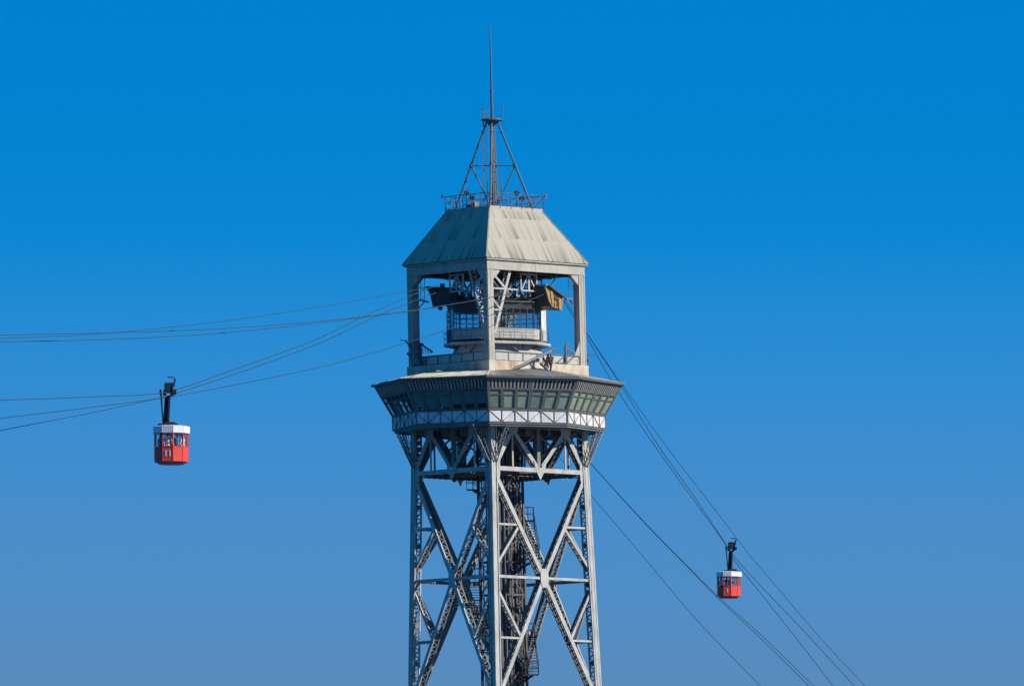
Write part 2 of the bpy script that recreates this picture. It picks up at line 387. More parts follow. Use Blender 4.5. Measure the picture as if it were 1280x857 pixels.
# inner lattice posts between beam and deck
for k in range(4):
    for x in (-1.9, 1.9):
        b = MB(); c0 = fp(k, x, 2.2, ZBEAM - .2); c1 = fp(k, x, 2.2, ZTOP - .3)
        u, v = fp(k, .2, 0, 0), fp(k, 0, .2, 0)
        for s1 in (-1, 1):
            for s2 in (-1, 1): b.bar(c0 + u * s1 + v * s2, c1 + u * s1 + v * s2, .07, .07, u)
            b.lace(c0 + u * s1 - v, c1 + u * s1 - v, c0 + u * s1 + v, c1 + u * s1 + v, .5, .045, .02)
            b.lace(c0 + v * s1 - u, c1 + v * s1 - u, c0 + v * s1 + u, c1 + v * s1 + u, .5, .045, .02)
        tp(b, 'lattice_post', M['steel_dim'])
b = MB()
for k in range(2):
    for x in (-1.9, 1.9): b.bar(fp(k, x, -AH + .5, ZBEAM - .12 - .004 * k), fp(k, x, AH - .5, ZBEAM - .12 - .004 * k), .3, .14, (0, 0, 1))
tp(b, 'cross_beam', M['steel_dim'])

# --- observation deck
def ov(R, j, z): return pol(R, 45 * j, z)
b = MB()
b.hexa([ov(RB - .03, j, ZBB - .08) for j in range(8)], [ov(RB - .03, j, ZBB + .10) for j in range(8)])
for j in range(8): b.bar(ov(RB - .22, j, ZBB - .16), ov(RB - .22, j + 1, ZBB - .16), .14, .12, (0, 0, 1))
DECK = tp(b, 'observation_deck', M['steel_dim'])
b = MB(); b.hexa([ov(4.3, j, ZBB + .11) for j in range(8)], [ov(4.3, j, ZO - .15) for j in range(8)]); tp(b, 'inner_wall', M['inner'], DECK)
b = MB(); b.hexa([ov(RO - .35, j, ZO - .13) for j in range(8)], [ov(RO - .35, j, ZO - .08) for j in range(8)]); tp(b, 'ceiling', M['cream'], DECK)
for j in range(8):
    U0, U1, L0, L1 = ov(RO - .12, j, ZO), ov(RO - .12, j + 1, ZO), ov(RB, j, ZBT), ov(RB, j + 1, ZBT)
    nrm = (U1 - U0).cross(L0 - U0).normalized()
    mid = (U0 + U1 + L0 + L1) / 4
    if nrm.dot(Vector((mid.x, mid.y, 0))) < 0: nrm = -nrm
    def Q(s_, t_, o=0): return U0.lerp(U1, s_).lerp(L0.lerp(L1, s_), t_) + nrm * o
    def rect(bm, s0, s1, t0, t1, o0, o1, m=0):
        bm.hexa([Q(s0, t0, o0), Q(s1, t0, o0), Q(s1, t1, o0), Q(s0, t1, o0)], [Q(s0, t0, o1), Q(s1, t0, o1), Q(s1, t1, o1), Q(s0, t1, o1)], m)
    # louvre band
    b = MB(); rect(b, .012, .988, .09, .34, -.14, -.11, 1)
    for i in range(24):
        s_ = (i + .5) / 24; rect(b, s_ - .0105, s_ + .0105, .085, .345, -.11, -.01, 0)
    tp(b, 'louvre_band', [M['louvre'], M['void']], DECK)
    # frame: rails and mullions
    b = MB(); rect(b, .0, 1, .0, .085, -.12, -.002); rect(b, .0, 1, .345, .40, -.12, .015); rect(b, .004, .996, .535, .565, -.08, -.012)
    rect(b, .0, 1, .955, 1.0, -.12, -.003)
    for i in range(7):
        hw = .019 if i in (3,) else .014
        s_ = min(max(i / 6, hw), 1 - hw)
        rect(b, s_ - hw, s_ + hw, .40, .955, -.12, .005)
        if i in (0, 3, 6): rect(b, s_ - hw * .8, s_ + hw * .8, .087, .343, -.1, .012)
    tp(b, 'window_frame', M['frame'], DECK)
    for i in range(6):
        s0, s1 = i / 6 + .016, (i + 1) / 6 - .016
        b = MB(); rect(b, s0 + .012, s1 - .012, .42, .53, -.05, -.03); rect(b, s0 + .012, s1 - .012, .58, .95, -.05, -.03)
        for (a0, a1, t0, t1) in ((s0, s0 + .012, .41, .954), (s1 - .012, s1, .41, .954)): rect(b, a0, a1, t0, t1, -.1, -.03, 1)
        tp(b, 'window', [M['glass'], M['frame']], DECK)
    if j in (0, 1, 7):
        for i in range(6):
            s0, s1 = i / 6 + .022, (i + 1) / 6 - .022
            b = MB(); rect(b, s0, s1, .43 + random.uniform(-.01, .01), .945 - (random.choice((.0, .05, .09, .12)) if j == 7 else random.choice((0, 0, .02, .05))), -.085, -.065); tp(b, 'window_backing', M[random.choice(('blind', 'blind_a', 'blind_b')) if j != 7 else 'dimroom'], DECK)  # left-facet panels are added; their teal stands for the dim interior
    # white skirt with its thin frame
    A0, A1, B0, B1 = ov(RB - .04, j, ZBB + .06), ov(RB - .04, j + 1, ZBB + .06), ov(RB - .04, j, ZBT - .02), ov(RB - .04, j + 1, ZBT - .02)
    nh = Vector((A0.x + A1.x, A0.y + A1.y, 0)).normalized()
    b = MB(); b.hexa([A0, A1, B1, B0], [p - nh * .05 for p in (A0, A1, B1, B0)]); tp(b, 'skirt_panel', M['white'], DECK)
    b = MB()
    def W(s_, t_): return A0.lerp(A1, s_).lerp(B0.lerp(B1, s_), t_) + nh * .035
    for i in range(7):
        s_ = min(max(i / 6, .004), .996); b.bar(W(s_, 0), W(s_, 1), .04, .05, A1 - A0)
        if i < 6:
            p, q = (i / 6, (i + 1) / 6)
            if i % 2 == 0: b.bar(W(p, .97), W(q, .03), .03, .03, nh)
            else: b.bar(W(p, .03), W(q, .97), .03, .03, nh)
        if i % 2 == 1:
            for dx in (-1, 1): pass
            b.prism([W(i / 6 + x, t_) + nh * .03 for x, t_ in ((-.022, .0), (.022, .0), (.014, .16), (-.014, .16))], nh * .012)
        elif 0 < i < 6:
            b.prism([W(i / 6 + x, t_) + nh * .03 for x, t_ in ((-.014, .86), (.014, .86), (.02, .99), (-.02, .99))], nh * .012)
    b.bar(W(0, .0), W(1, .0), .06, .07, (0, 0, 1)); b.bar(W(0, 1.0), W(1, 1.0), .05, .09, (0, 0, 1))
    tp(b, 'skirt_frame', M['frame'], DECK)
# deck roof: octagonal eave down from the square plinth
def corr(b, bot0, bot1, topf, L, nrm, per=.22, amp=.035, uoff=0.0, lift=.0, th=True):
    # corrugated sheet between an eave line and a function giving the top point for each lateral position (0..L)
    n = int(L / per) * 2; prev = None
    for i in range(n + 1):
        t = i / n; o = amp if i % 2 else -amp
        p = bot0.lerp(bot1, t) + nrm * (o + lift); q = topf(t); ln = (q - p).length; q = q + nrm * (o + lift)
        if prev: b.face([prev[0], p, q, prev[1]], 0, [(prev[2] + uoff, 0), (t * L + uoff, 0), (t * L + uoff, ln), (prev[2] + uoff, prev[3])])
        prev = (p, q, t * L, ln)
sq = [pol(6.88 if j % 2 == 0 else 6.88 * math.cos(R_(45)), 45 * j, ZRI + (.06 if j % 2 == 0 else .44)) for j in range(8)]
for j in range(8):
    e0, e1 = ov(RO + .06, j, ZO + .03), ov(RO + .06, j + 1, ZO + .03); s0, s1 = sq[j], sq[(j + 1) % 8]
    nrm = (e1 - e0).cross(s0 - e0).normalized(); nrm = nrm if nrm.z > 0 else -nrm
    b = MB(); corr(b, e0, e1, lambda t: s0.lerp(s1, t), (e1 - e0).length, nrm, .2, .03, j * 10.0, .05)
    tp(b, 'deck_roof', M['deckroof'], DECK)
    b = MB(); b.bar(e0 - Vector((0, 0, .035)), e1 - Vector((0, 0, .035)), .09, .06, (0, 0, 1)); tp(b, 'gutter', M['frame'], DECK)
    b = MB(); b.bar(e0 + nrm * .06, s0 + nrm * .06, .12, .05, e1 - e0); tp(b, 'roof_trim', M['plinth'], DECK)

# --- hall: plinth, parapet, pillars, fascia, roof
AP = 4.90
b = MB(); b.hexa([pol(6.95, 90 * k, ZRI - .6) for k in range(4)], [pol(6.95, 90 * k, ZPB) for k in range(4)]); tp(b, 'plinth', M['plinth'])
PW = .56
for k in range(4):
    b = MB(); n = AH - .12; L = AH - PW
    b.bar(fp(k, -L, n, (ZPT + ZPB) / 2), fp(k, L, n, (ZPT + ZPB) / 2), ZPT - ZPB - .08, .06, (0, 0, 1), 0)
    b.bar(fp(k, -L, n + .02, ZPT - .03), fp(k, L, n + .02, ZPT - .03), .07, .16, (0, 0, 1), 1)
    b.bar(fp(k, -L, n + .02, ZPB + .035), fp(k, L, n + .02, ZPB + .035), .06, .14, (0, 0, 1), 1)
    for i in range(7):
        x = -L + (i + .0) * 2 * L / 6; x = min(max(x, -L + .06), L - .06)
        b.bar(fp(k, x, n + .045, ZPB + .067), fp(k, x, n + .045, ZPT - .066), .03, .11, fp(k, 0, 1, 0), 1)
    tp(b, 'parapet', [M['panel'], M['frame']])
    b = MB(); zf = (ZE - .1 + ZFB) / 2
    b.bar(fp(k, -AH - .015, AH - .02, zf), fp(k, AH - .04, AH - .02, zf), ZE - .1 - ZFB, .07, (0, 0, 1))
    b.bar(fp(k, -AH - .03, AH + .02, ZFB + .05), fp(k, AH + .0, AH + .02, ZFB + .05), .09, .04, (0, 0, 1)); 
    b.bar(fp(k, 0, AH + .02, ZFB + .1), fp(k, 0, AH + .02, ZE - .11), .06, .03, fp(k, 1, 0, 0))
    tp(b, 'fascia', M['cream'])
    # pillar at the corner k (between face k-1 and face k)
    b = MB(); k2 = (k - 1) % 4; z0, z1 = ZPB, ZFB - .003
    b.bar(fp(k, -AH + PW / 2, AH - .02, z0), fp(k, -AH + PW / 2, AH - .02, z1), PW, .04, fp(k, 1, 0, 0))
    b.bar(fp(k2, AH - PW / 2 - .021, AH - .02, z0), fp(k2, AH - PW / 2 - .021, AH - .02, z1), PW - .04, .04, fp(k2, 1, 0, 0))
    for (kk, sg) in ((k, -1), (k2, 1)):
        b.bar(fp(kk, sg * (AH - .04 - .021 * (sg > 0)), AH + .015, z0), fp(kk, sg * (AH - .04 - .021 * (sg > 0)), AH + .015, z1), .06, .03, fp(kk, 1, 0, 0))
        b.bar(fp(kk, sg * (AH - PW * .58), AH + .01, z0), fp(kk, sg * (AH - PW * .58), AH + .01, z1), .05, .02, fp(kk, 1, 0, 0))
        b.bar(fp(kk, sg * (AH - PW + .03), AH - .36, z0), fp(kk, sg * (AH - PW + .03), AH - .36, z1), .04, .64, fp(kk, 1, 0, 0))
    # inner plates, darker in the recess
    tp(b, 'pillar', M['cream'])
    for (kk, sg) in ((k, -1), (k2, 1)):
        b = MB()
        pts = ((AH - PW + .01, ZFB), (AH - PW - .75, ZFB), (AH - PW - .62, ZFB - .22), (AH - PW - .22, ZFB - .6), (AH - PW + .01, ZFB - .8))
        b.prism([fp(kk, sg * x, AH - .05, z) for x, z in pts][::sg], -fp(kk, 0, .35, 0))
        tp(b, 'pillar_haunch', M['cream'])
    for (kk, sg) in ((k, -1), (k2, 1)):
        b = MB()
        pts = ((AH - PW + .01, ZPT + 1.25), (AH - PW - .12, ZPT + .85), (AH - PW - .55, ZPT + .02), (AH - PW + .01, ZPT + .02))
        b.prism([fp(kk, sg * x, AH - .06, z) for x, z in pts][::sg], -fp(kk, 0, .06, 0))
        if k in (1, 3): tp(b, 'pillar_gusset', M['cream'])
b = MB(); b.hexa([pol(RH - .2, 90 * k, ZPB - .05) for k in range(4)], [pol(RH - .2, 90 * k, ZPB + .04) for k in range(4)]); tp(b, 'hall_floor', M['steel_dim'])
b = MB(); b.hexa([pol(RH - .25, 90 * k, ZFB + .28) for k in range(4)], [pol(RH - .25, 90 * k, ZFB + .36) for k in range(4)])
for k in range(2):
    for x in (-3.3, -1.1, 1.1, 3.3): b.bar(fp(k, x, -AH + .2, ZFB + .1 - .004 * k), fp(k, x, AH - .2, ZFB + .1 - .004 * k), .35, .14, (0, 0, 1))
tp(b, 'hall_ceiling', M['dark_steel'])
# roof
AE, AT = 7.10 / math.sqrt(2), 3.60 / math.sqrt(2)
ROOF = MB(); ROOF.hexa([pol(7.0, 90 * k, ZE - .12) for k in range(4)], [pol(3.5, 90 * k, ZT - .06) for k in range(4)])
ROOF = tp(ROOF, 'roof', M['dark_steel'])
for k in range(4):
    e0, e1 = fp(k, -AE, AE, ZE - .06), fp(k, AE, AE, ZE - .06)
    def topf(t):
        l = (2 * t - 1) * AE
        if abs(l) <= AT: return fp(k, l, AT, ZT)
        q = (AE - abs(l)) / (AE - AT)
        return fp(k, l, AE + (AT - AE) * q, ZE - .06 + (ZT - ZE + .06) * q)
    nrm = (e1 - e0).cross(topf(.5) - e0).normalized(); nrm = nrm if nrm.z > 0 else -nrm
    b = MB(); corr(b, e0, e1, topf, 2 * AE, nrm, .235, .010, k * 20.0, .05); tp(b, 'roof_sheet', M['roof'], ROOF)
    b = MB(); b.bar(pol(7.14, 90 * k, ZE - .04), pol(3.66, 90 * k, ZT + .03), .16, .09, fp(k, 1, -1, 0)); tp(b, 'hip_trim', M['cream'], ROOF)
    b = MB(); b.bar(fp(k, -AE, AE - .06, ZE - .12), fp(k, AE, AE - .06, ZE - .12), .10, .05, (0, 0, 1)); tp(b, 'eave_trim', M['cream'], ROOF)
    b = MB(); b.bar(fp(k, -AT - .1, AT + .04, ZT + .07), fp(k, AT + .1, AT + .04, ZT + .07), .30, .10, (0, 0, 1)); tp(b, 'roof_curb', M['cream'], ROOF)
b = MB(); b.hexa([pol(3.55, 90 * k, ZT - .04) for k in range(4)], [pol(3.55, 90 * k, ZT + .1) for k in range(4)]); tp(b, 'roof_platform', M['steel_dim'], ROOF)
# railing on the roof
ZR0, ZR1 = ZT + .2, ZT + 1.22
AR = AT + .10
for k in range(4):
    b = MB()
    for zz in (ZR1, ZR0 + .55, ZR0 + .1): b.tube(fp(k, -AR - .1, AR, zz), fp(k, AR + .1, AR, zz), .028 if zz == ZR1 else .018, n=6)
    n = 5
    for i in range(n + 1):
        x = -AR + 2 * AR * i / n
        b.tube(fp(k, x, AR, ZR0 - .15), fp(k, x, AR, ZR1), .028, n=6)
        if i < n:
            x2 = -AR + 2 * AR * (i + 1) / n
            if i % 2 == 0:
                b.tube(fp(k, x, AR, ZR0 + .1), fp(k, x2, AR, ZR1), .016, n=5); b.tube(fp(k, x2, AR, ZR0 + .1), fp(k, x, AR, ZR1), .016, n=5)
            else:
                for t in (.33, .67): b.tube(fp(k, x + (x2 - x) * t, AR, ZR0 + .1), fp(k, x + (x2 - x) * t, AR, ZR1), .014, n=5)
    tp(b, 'roof_railing', M['mast'])

# --- mast
ZS = {y: H(y) for y in (38, 115, 137, 150, 153, 207, 250, 262, 270)}
b = MB(); b.tube((0, 0, ZS[150] - .1), (0, 0, ZS[115]), .115, .095, 10); b.tube((0, 0, ZS[115] - .05), (0, 0, ZS[115] + .12), .13, .12, 10)
zmid = (ZS[115] + ZS[38]) / 2
b.tube((0, 0, ZS[115]), (0, 0, zmid), .085, .065, 10); b.tube((0, 0, zmid), (0, 0, ZS[38] + .3), .06, .035, 8); b.tube((0, 0, ZS[38] - .1), (0, 0, ZS[38] + .4), .02, .008, 6)
b.tube((0, 0, zmid - .03), (0, 0, zmid + .05), .085, n=10)
MAST = tp(b, 'mast', M['mast'])
b = MB()
for k in range(3):
    a = R_(20 + 120 * k); b.tube((.30 * math.cos(a), .30 * math.sin(a), ZT), (.12 * math.cos(a), .12 * math.sin(a), ZS[150]), .095, .06, 8)
b.tube((.1, .05, ZT), (0, 0, ZS[150]), .16, .1, 8)
for i in range(1, 9):
    z = ZT + (ZS[150] - ZT) * i / 9; r = .32 - .2 * i / 9
    b.tube((0, 0, z - .04), (0, 0, z + .04), r, n=10)
tp(b, 'mast_column', M['mast'], MAST)
b = MB(); b.tube((0, 0, ZS[150] - .05), (0, 0, ZS[150] + .05), .85, n=16); b.tube((0, 0, ZS[150] - .45), (0, 0, ZS[150] - .05), .2, .6, 10)
tp(b, 'mast_platform', M['mast'], MAST)
b = MB()
zt = ZS[137]
for i in range(8):
    a0, a1 = 2 * math.pi * i / 8, 2 * math.pi * (i + 1) / 8
    p0, p1 = Vector((.82 * math.cos(a0), .82 * math.sin(a0), 0)), Vector((.82 * math.cos(a1), .82 * math.sin(a1), 0))
    if i not in (5, 6): b.tube(p0 + Vector((0, 0, zt)), p1 + Vector((0, 0, zt)), .011, n=5); b.tube(p0 + Vector((0, 0, (zt + ZS[150]) / 2)), p1 + Vector((0, 0, (zt + ZS[150]) / 2)), .009, n=5)
    if i % 2 == 0: b.tube(p0 + Vector((0, 0, ZS[150])), p0 + Vector((0, 0, zt)), .014, n=5)
b.tube((.8, 0, ZS[150]), (.8, 0, zt + .2), .03, n=6); b.tube((.8, 0, zt + .1), (.8, 0, zt + .28), .06, n=8)
b.tube((-.7, .1, ZS[150] - .5), (-.7, .1, zt + .1), .03, n=6); b.bar((-.95, .1, zt), (-.5, .1, zt), .03)
tp(b, 'platform_railing', M['mast'], MAST)
for k in range(4):
    top = pol(.42, 90 * k, ZS[150] - .15); foot = pol(3.0, 90 * k, ZT + .1)
    b = MB(); b.tube(foot, top, .085, .07, 8); b.tube(foot - Vector((0, 0, .1)), foot + Vector((0, 0, .12)), .2, .12, 8); b.tube(top - (top - foot).normalized() * .9, top - (top - foot).normalized() * .75, .12, n=8)
    ST = tp(b, 'mast_strut', M['mast'])
    t = (ZS[207] - foot.z) / (top.z - foot.z); mid = foot.lerp(top, t)
    b = MB(); b.tube(mid, (0, 0, mid.z), .045, n=6); b.tube(mid, pol(.38, 90 * k, ZT + .7), .055, n=6); b.tube(mid - Vector((0, 0, .12)), mid + Vector((0, 0, .12)), .13, n=8)
    tp(b, 'strut_brace', M['mast'], ST)
# ladder with hoops
b = MB()
l0, l1 = Vector((-.72, -.3, ZT + .1)), Vector((-.42, -.3, zt))
dx = Vector((.17, 0, 0))
b.tube(l0 - dx, l1 - dx, .022, n=5); b.tube(l0 + dx, l1 + dx, .022, n=5)
for i in range(1, 30):
    p = l0.lerp(l1, i / 30); b.tube(p - dx, p + dx, .016, n=4)
    if i % 3 == 0 and i > 6:
        q = [p + Vector((-.17, 0, 0)), p + Vector((-.5, -.1, 0)), p + Vector((-.5, -.45, 0)), p + Vector((-.05, -.5, 0)), p + Vector((.17, 0, 0))]
        for u, v in zip(q[:-1], q[1:]): b.tube(u, v, .014, n=4)
tp(b, 'ladder', M['mast'], MAST)
b = MB(); b.tube((.62, -.8, ZT + .1), (.62, -.8, H(216)), .02, n=5); b.tube((.62, -.8, ZT + 1.3), (.62, -.8, ZT + 1.75), .06, n=6); tp(b, 'antenna', M['mast'])
# floodlights on stalks
for (px, py, k, dr) in ((583, 241, 3, -1), (590, 247, 3, 1), (645.5, 241, 0, -1), (652, 247.5, 0, 1)):
    p = at(px, py, -1.6 if k == 3 else -1.2); p.x -= LEAN * (p.z - ZREF)
    b = MB(); b.tube((p.x, p.y, ZR0 - .1), (p.x, p.y, p.z - .1), .03, n=6)
    b.prism([p + Vector(v) for v in ((-.22, -.08, -.12), (.2, -.08, -.2), (.26, -.08, .05), (-.16, -.08, .16))], (0, .2, 0)); b.tube(p + Vector((-.2, 0, .1)), p + Vector((.25, 0, .22)), .025, n=5)
    b.bar(p + Vector((0, 0, -.3)), p + Vector((.1 * dr, 0, -.05)), .05)
    tp(b, 'floodlight', M['dark_steel'])
for k, m_ in ((3, 'dark_steel'), (1, 'redbeam')):
    p = pol(3.6 + .35, 90 * k, ZR1)
    b = MB(); b.tube(pol(3.6, 90 * k, ZR1 - .02), p, .03, n=6); b.tube(p - Vector((0, 0, .12)), p + Vector((0, 0, .12)), .09, .07, 8); tp(b, 'warning_light', [M[m_]], T, 'small red warning lamp on the railing corner' if k == 1 else None)
# equipment boxes on the roof platform
b = MB()
for (l, wd, hh) in ((-.5, .5, .42), (.1, .45, .55)):
    b.bar(fp(3, l, AT - .55, ZT + .1), fp(3, l, AT - .55, ZT + .1 + hh), wd, .4, fp(3, 1, 0, 0))
    for j in range(2): b.bar(fp(3, l - wd / 2 + .06, AT - .34, ZT + .25 + j * .15), fp(3, l + wd / 2 - .06, AT - .34, ZT + .25 + j * .15), .05, .02, (0, 0, 1))
tp(b, 'equipment_box', M['wood'])
b = MB()
for i in range(5):
    p = fp(0, .8 + .3 * i, AT - .5, ZT + .2 + .05 * (i % 3)); b.tube(p, p + fp(0, .35, .1, 0) + Vector((0, 0, .12)), .08, .06, 6)
b.bar(fp(0, .6, AT - .55, ZT + .14), fp(0, 2.2, AT - .55, ZT + .14), .2, .3)
tp(b, 'equipment_rack', M['dark_steel'])

# --- machinery inside the hall
def poly(R, angs, z): return [pol(R, a, z) for a in angs]
CA = [0, 54, 90, 126, 180, 234, 270, 306]
RC = 3.8
ZW0, ZW1, ZC0, ZC1 = H(423, -3), H(410, -3), H(384.5, -3), H(376, -3)
b = MB(); b.hexa(poly(RC, CA, ZW0), poly(RC, CA, ZW1)); CTRL = tp(b, 'control_room', M['panel'])
b = MB()
b.hexa(poly(RC * .98, CA, ZC0), poly(RC * 1.0, CA, ZC1 - .12)); b.hexa(poly(RC * 1.05, CA, ZC1 - .12), poly(RC * 1.05, CA, ZC1 + .02)); tp(b, 'room_roof', M['dark_steel'], CTRL)
for i in range(8):
    a0, a1 = CA[i], CA[(i + 1) % 8] + (360 if i == 7 else 0)
    p0, p1 = pol(RC, a0, 0), pol(RC, a1, 0); nh = (p0 + p1).normalized(); Lw = (p1 - p0).length
    if i in (1, 6):                     # the corner side has a door and white wall
        b = MB(); b.hexa([p0.lerp(p1, .55) + Vector((0, 0, ZW1)), p1 + Vector((0, 0, ZW1)), p1 + Vector((0, 0, ZC0)), p0.lerp(p1, .55) + Vector((0, 0, ZC0))],
                         [v - nh * .06 for v in (p0.lerp(p1, .55) + Vector((0, 0, ZW1)), p1 + Vector((0, 0, ZW1)), p1 + Vector((0, 0, ZC0)), p0.lerp(p1, .55) + Vector((0, 0, ZC0)))])
        tp(b, 'wall', M['white'], CTRL)
    b = MB(); end = .55 if i in (1, 6) else 1
    n = max(2, round(Lw * end / .6)); q0, q1 = p0, p0.lerp(p1, end)
    q0, q1 = q0 - nh * .02, q1 - nh * .02
    b.face([q0 + Vector((0, 0, ZW1)), q1 + Vector((0, 0, ZW1)), q1 + Vector((0, 0, ZC0)), q0 + Vector((0, 0, ZC0))], 0)
    for jx in range(n + 1):
        p = q0.lerp(q1, jx / n) + nh * .02; b.bar(p + Vector((0, 0, ZW1)), p + Vector((0, 0, ZC0)), .06, .05, q1 - q0, 1)
    for t in (0.02, .5, .72, .98): 
        zz = ZW1 + (ZC0 - ZW1) * t; b.bar(q0 + nh * .02 + Vector((0, 0, zz)), q1 + nh * .02 + Vector((0, 0, zz)), .05, .045, (0, 0, 1), 1)
    tp(b, 'window', [M['ctrlglass'], M['dark_steel']], CTRL)
# walkway round it, railing and the sloping base
ZWK = H(427, -3.5)
b = MB(); b.hexa(poly(RC + .3, CA, ZWK - .12), poly(RC + .3, CA, ZWK + .08)); tp(b, 'walkway', M['steel'], CTRL)
b = MB()
pts = poly(RC + .26, CA, ZWK)
for i in range(8):
    if i in (1,): continue
    p, q = pts[i], pts[(i + 1) % 8]
    for zz in (.95, .5): b.tube(p + Vector((0, 0, zz)), q + Vector((0, 0, zz)), .016, n=5)
    n = 4
    for jx in range(n): b.tube(p.lerp(q, jx / n), p.lerp(q, jx / n) + Vector((0, 0, .95)), .018, n=5)
tp(b, 'walkway_railing', M['mast'], CTRL)
b = MB(); b.hexa(poly(RC - .05, CA, ZPB + .04), poly(RC - .55, CA, ZWK - .12)); tp(b, 'room_base', M['panel'], CTRL)
for k in (0, 3):
    b = MB()
    for sg in (-1, 1):
        b.bar(fp(k, 0, 3.0, ZWK - .95), fp(k, sg * 1.35, 3.2, ZWK - .16), .09, .09, (0, 0, 1))
    b.bar(fp(k, 0, 3.02, ZWK - 1.0), fp(k, 0, 3.1, ZWK - .14), .1, .1, (1, 0, 0))
    tp(b, 'walkway_bracket', M['mast'], CTRL)
# people-sized clutter at the walkway corner
b = MB()
for i in range(7):
    p = fp(3, -1.9 + .1 * i, 3.35, ZWK + .1); b.tube(p, p + Vector((random.uniform(-.06, .06), 0, random.uniform(.9, 1.55))), .04, n=6)
tp(b, 'pipe_bundle', M['steel_dim'], CTRL)
b = MB(); p = fp(0, 1.6, 3.3, ZWK + .1); b.tube(p, p + Vector((0, 0, .8)), .2, .16, 8); b.tube(p + Vector((0, 0, .8)), p + Vector((0, 0, 1.25)), .16, .06, 8); tp(b, 'winch_motor', M['steel_dim'], CTRL)

# diagonal laced struts beside the front and back pillars
for (k, sg) in ((0, -1), (3, 1), (1, 1), (2, -1)):
    b = MB(); nf = AH - .3; zb_, zt_ = H(416, -6), ZFB + .2; u = fp(k, 1, 0, 0); nv = fp(k, 0, 1, 0)
    t0, t1 = fp(k, sg * 3.95, nf, zb_), fp(k, sg * 2.25, nf, zt_)
    b.bar(t0, t1, .22, .06, u)
    i0, i1 = t0 - nv * .55, t1 - nv * .55
    b.bar(i0, i1, .12, .06, u)
    b.lace(t0, t1, i0, i1, .5, .07, .03); b.lace(t0 - u * sg * .1, t1 - u * sg * .1, i0 - u * sg * .1, i1 - u * sg * .1, .5, .07, .03)
    tp(b, 'hall_brace', M['steel'])
    b = MB(); lx = sg * (AH - PW); za = ZFB - .1
    zb2, zb3, zb4 = H(360, -6), H(371, -6), H(387, -6)
    b.bar(fp(k, lx, nf, za), fp(k, sg * 2.9, nf, H(358, -6)), .16, .1, (0, 0, 1)); b.bar(fp(k, lx, nf - .4, za - .2), fp(k, sg * 3.0, nf - .4, H(361, -6)), .1, .1, (0, 0, 1))
    b.bar(fp(k, lx, nf, zb2), fp(k, sg * 1.6, nf, zb2), .12, .1, (0, 0, 1)); b.bar(fp(k, lx, nf, zb3), fp(k, sg * 3.3, nf, zb4), .13, .1, (0, 0, 1))
    b.bar(fp(k, lx, nf, zb4 + .02), fp(k, sg * 3.3, nf, zb4 + .02), .1, .1, (0, 0, 1)); b.bar(fp(k, sg * (AH - PW - .28), nf - .1, zb2), fp(k, sg * (AH - PW - .28), nf - .1, zb4), .07, .07, u)
    tp(b, 'hall_bracket', M['steel'])
# hanging frames at mid face
for k in range(4):
    b = MB(); nf = AH - .9; zb_ = H(362, -4)
    u = fp(k, 1, 0, 0)
    for x in (-.78, .78): b.bar(fp(k, x, nf, ZFB + .1), fp(k, x, nf, zb_), .11, .1, u)
    b.bar(fp(k, -.8, nf, zb_), fp(k, .8, nf, zb_), .12, .1, (0, 0, 1)); b.bar(fp(k, -.8, nf, ZFB - .12), fp(k, .8, nf, ZFB - .12), .12, .1, (0, 0, 1))
    b.bar(fp(k, -.72, nf - .02, zb_), fp(k, 0, nf - .02, ZFB - .1), .1, .08, (0, 0, 1)); b.bar(fp(k, .72, nf - .02, zb_), fp(k, 0, nf - .02, ZFB - .1), .1, .08, (0, 0, 1))
    b.bar(fp(k, 0, nf + .03, zb_), fp(k, 0, nf + .03, ZFB), .16, .04, u)
    tp(b, 'hanging_frame', M['steel'])
# machine platform with winding gear
b = MB(); zp = ZC1 + .1
b.bar((-4.2, .2, zp), (4.6, -1.0, zp), .14, 1.7, (0, 0, 1))
for x in (-.7, .7): b.bar((-4.2, .2 + x, zp + .2), (4.6, -1 + x, zp + .2), .3, .1, (0, 0, 1))
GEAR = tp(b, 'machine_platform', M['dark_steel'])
for (x, y, r) in ((-2.2, -.4, .75), (.3, -.6, .62), (2.5, -1.2, .7)):
    b = MB()
    n = 22
    for i in range(n):
        a0, a1 = 2 * math.pi * i / n, 2 * math.pi * (i + 1) / n
        b.bar((x + r * math.cos(a0), y, zp + .95 + r * math.sin(a0)), (x + r * math.cos(a1), y, zp + .95 + r * math.sin(a1)), .16, .12, (0, 1, 0))
    for i in range(6):
        a = math.pi * i / 3; b.bar((x, y, zp + .95), (x + r * math.cos(a), y, zp + .95 + r * math.sin(a)), .08, .08)
    b.tube((x, y - .2, zp + .95), (x, y + .2, zp + .95), .13, n=10)
    for yy in (-.22, .22): b.bar((x - .3, y + yy, zp + .1), (x, y + yy, zp + .95), .08, .05); b.bar((x + .3, y + yy, zp + .1), (x, y + yy, zp + .95), .08, .05)
    tp(b, 'sheave', M['steel_dim'], GEAR)
b = MB()
for i in range(16):
    x = -3.6 + i * .5; y = -.2 - .1 * i + random.uniform(-.9, .9); h = random.uniform(.3, 1.1)
    b.bar((x, y, zp + .1), (x, y, zp + .1 + h), random.uniform(.12, .35), random.uniform(.12, .3), (1, 0, 0))
    if i % 3 == 0: b.bar((x, y, zp + h), (x + .9, y - .3, ZFB + .2), .08, .08)
b.bar((-3.7, -.1, zp + .12), (4.3, -1.75, zp + .12), .05, 2.1, (0, 0, 1)); tp(b, 'winding_gear', M['steel_dim'], GEAR)
b = MB()
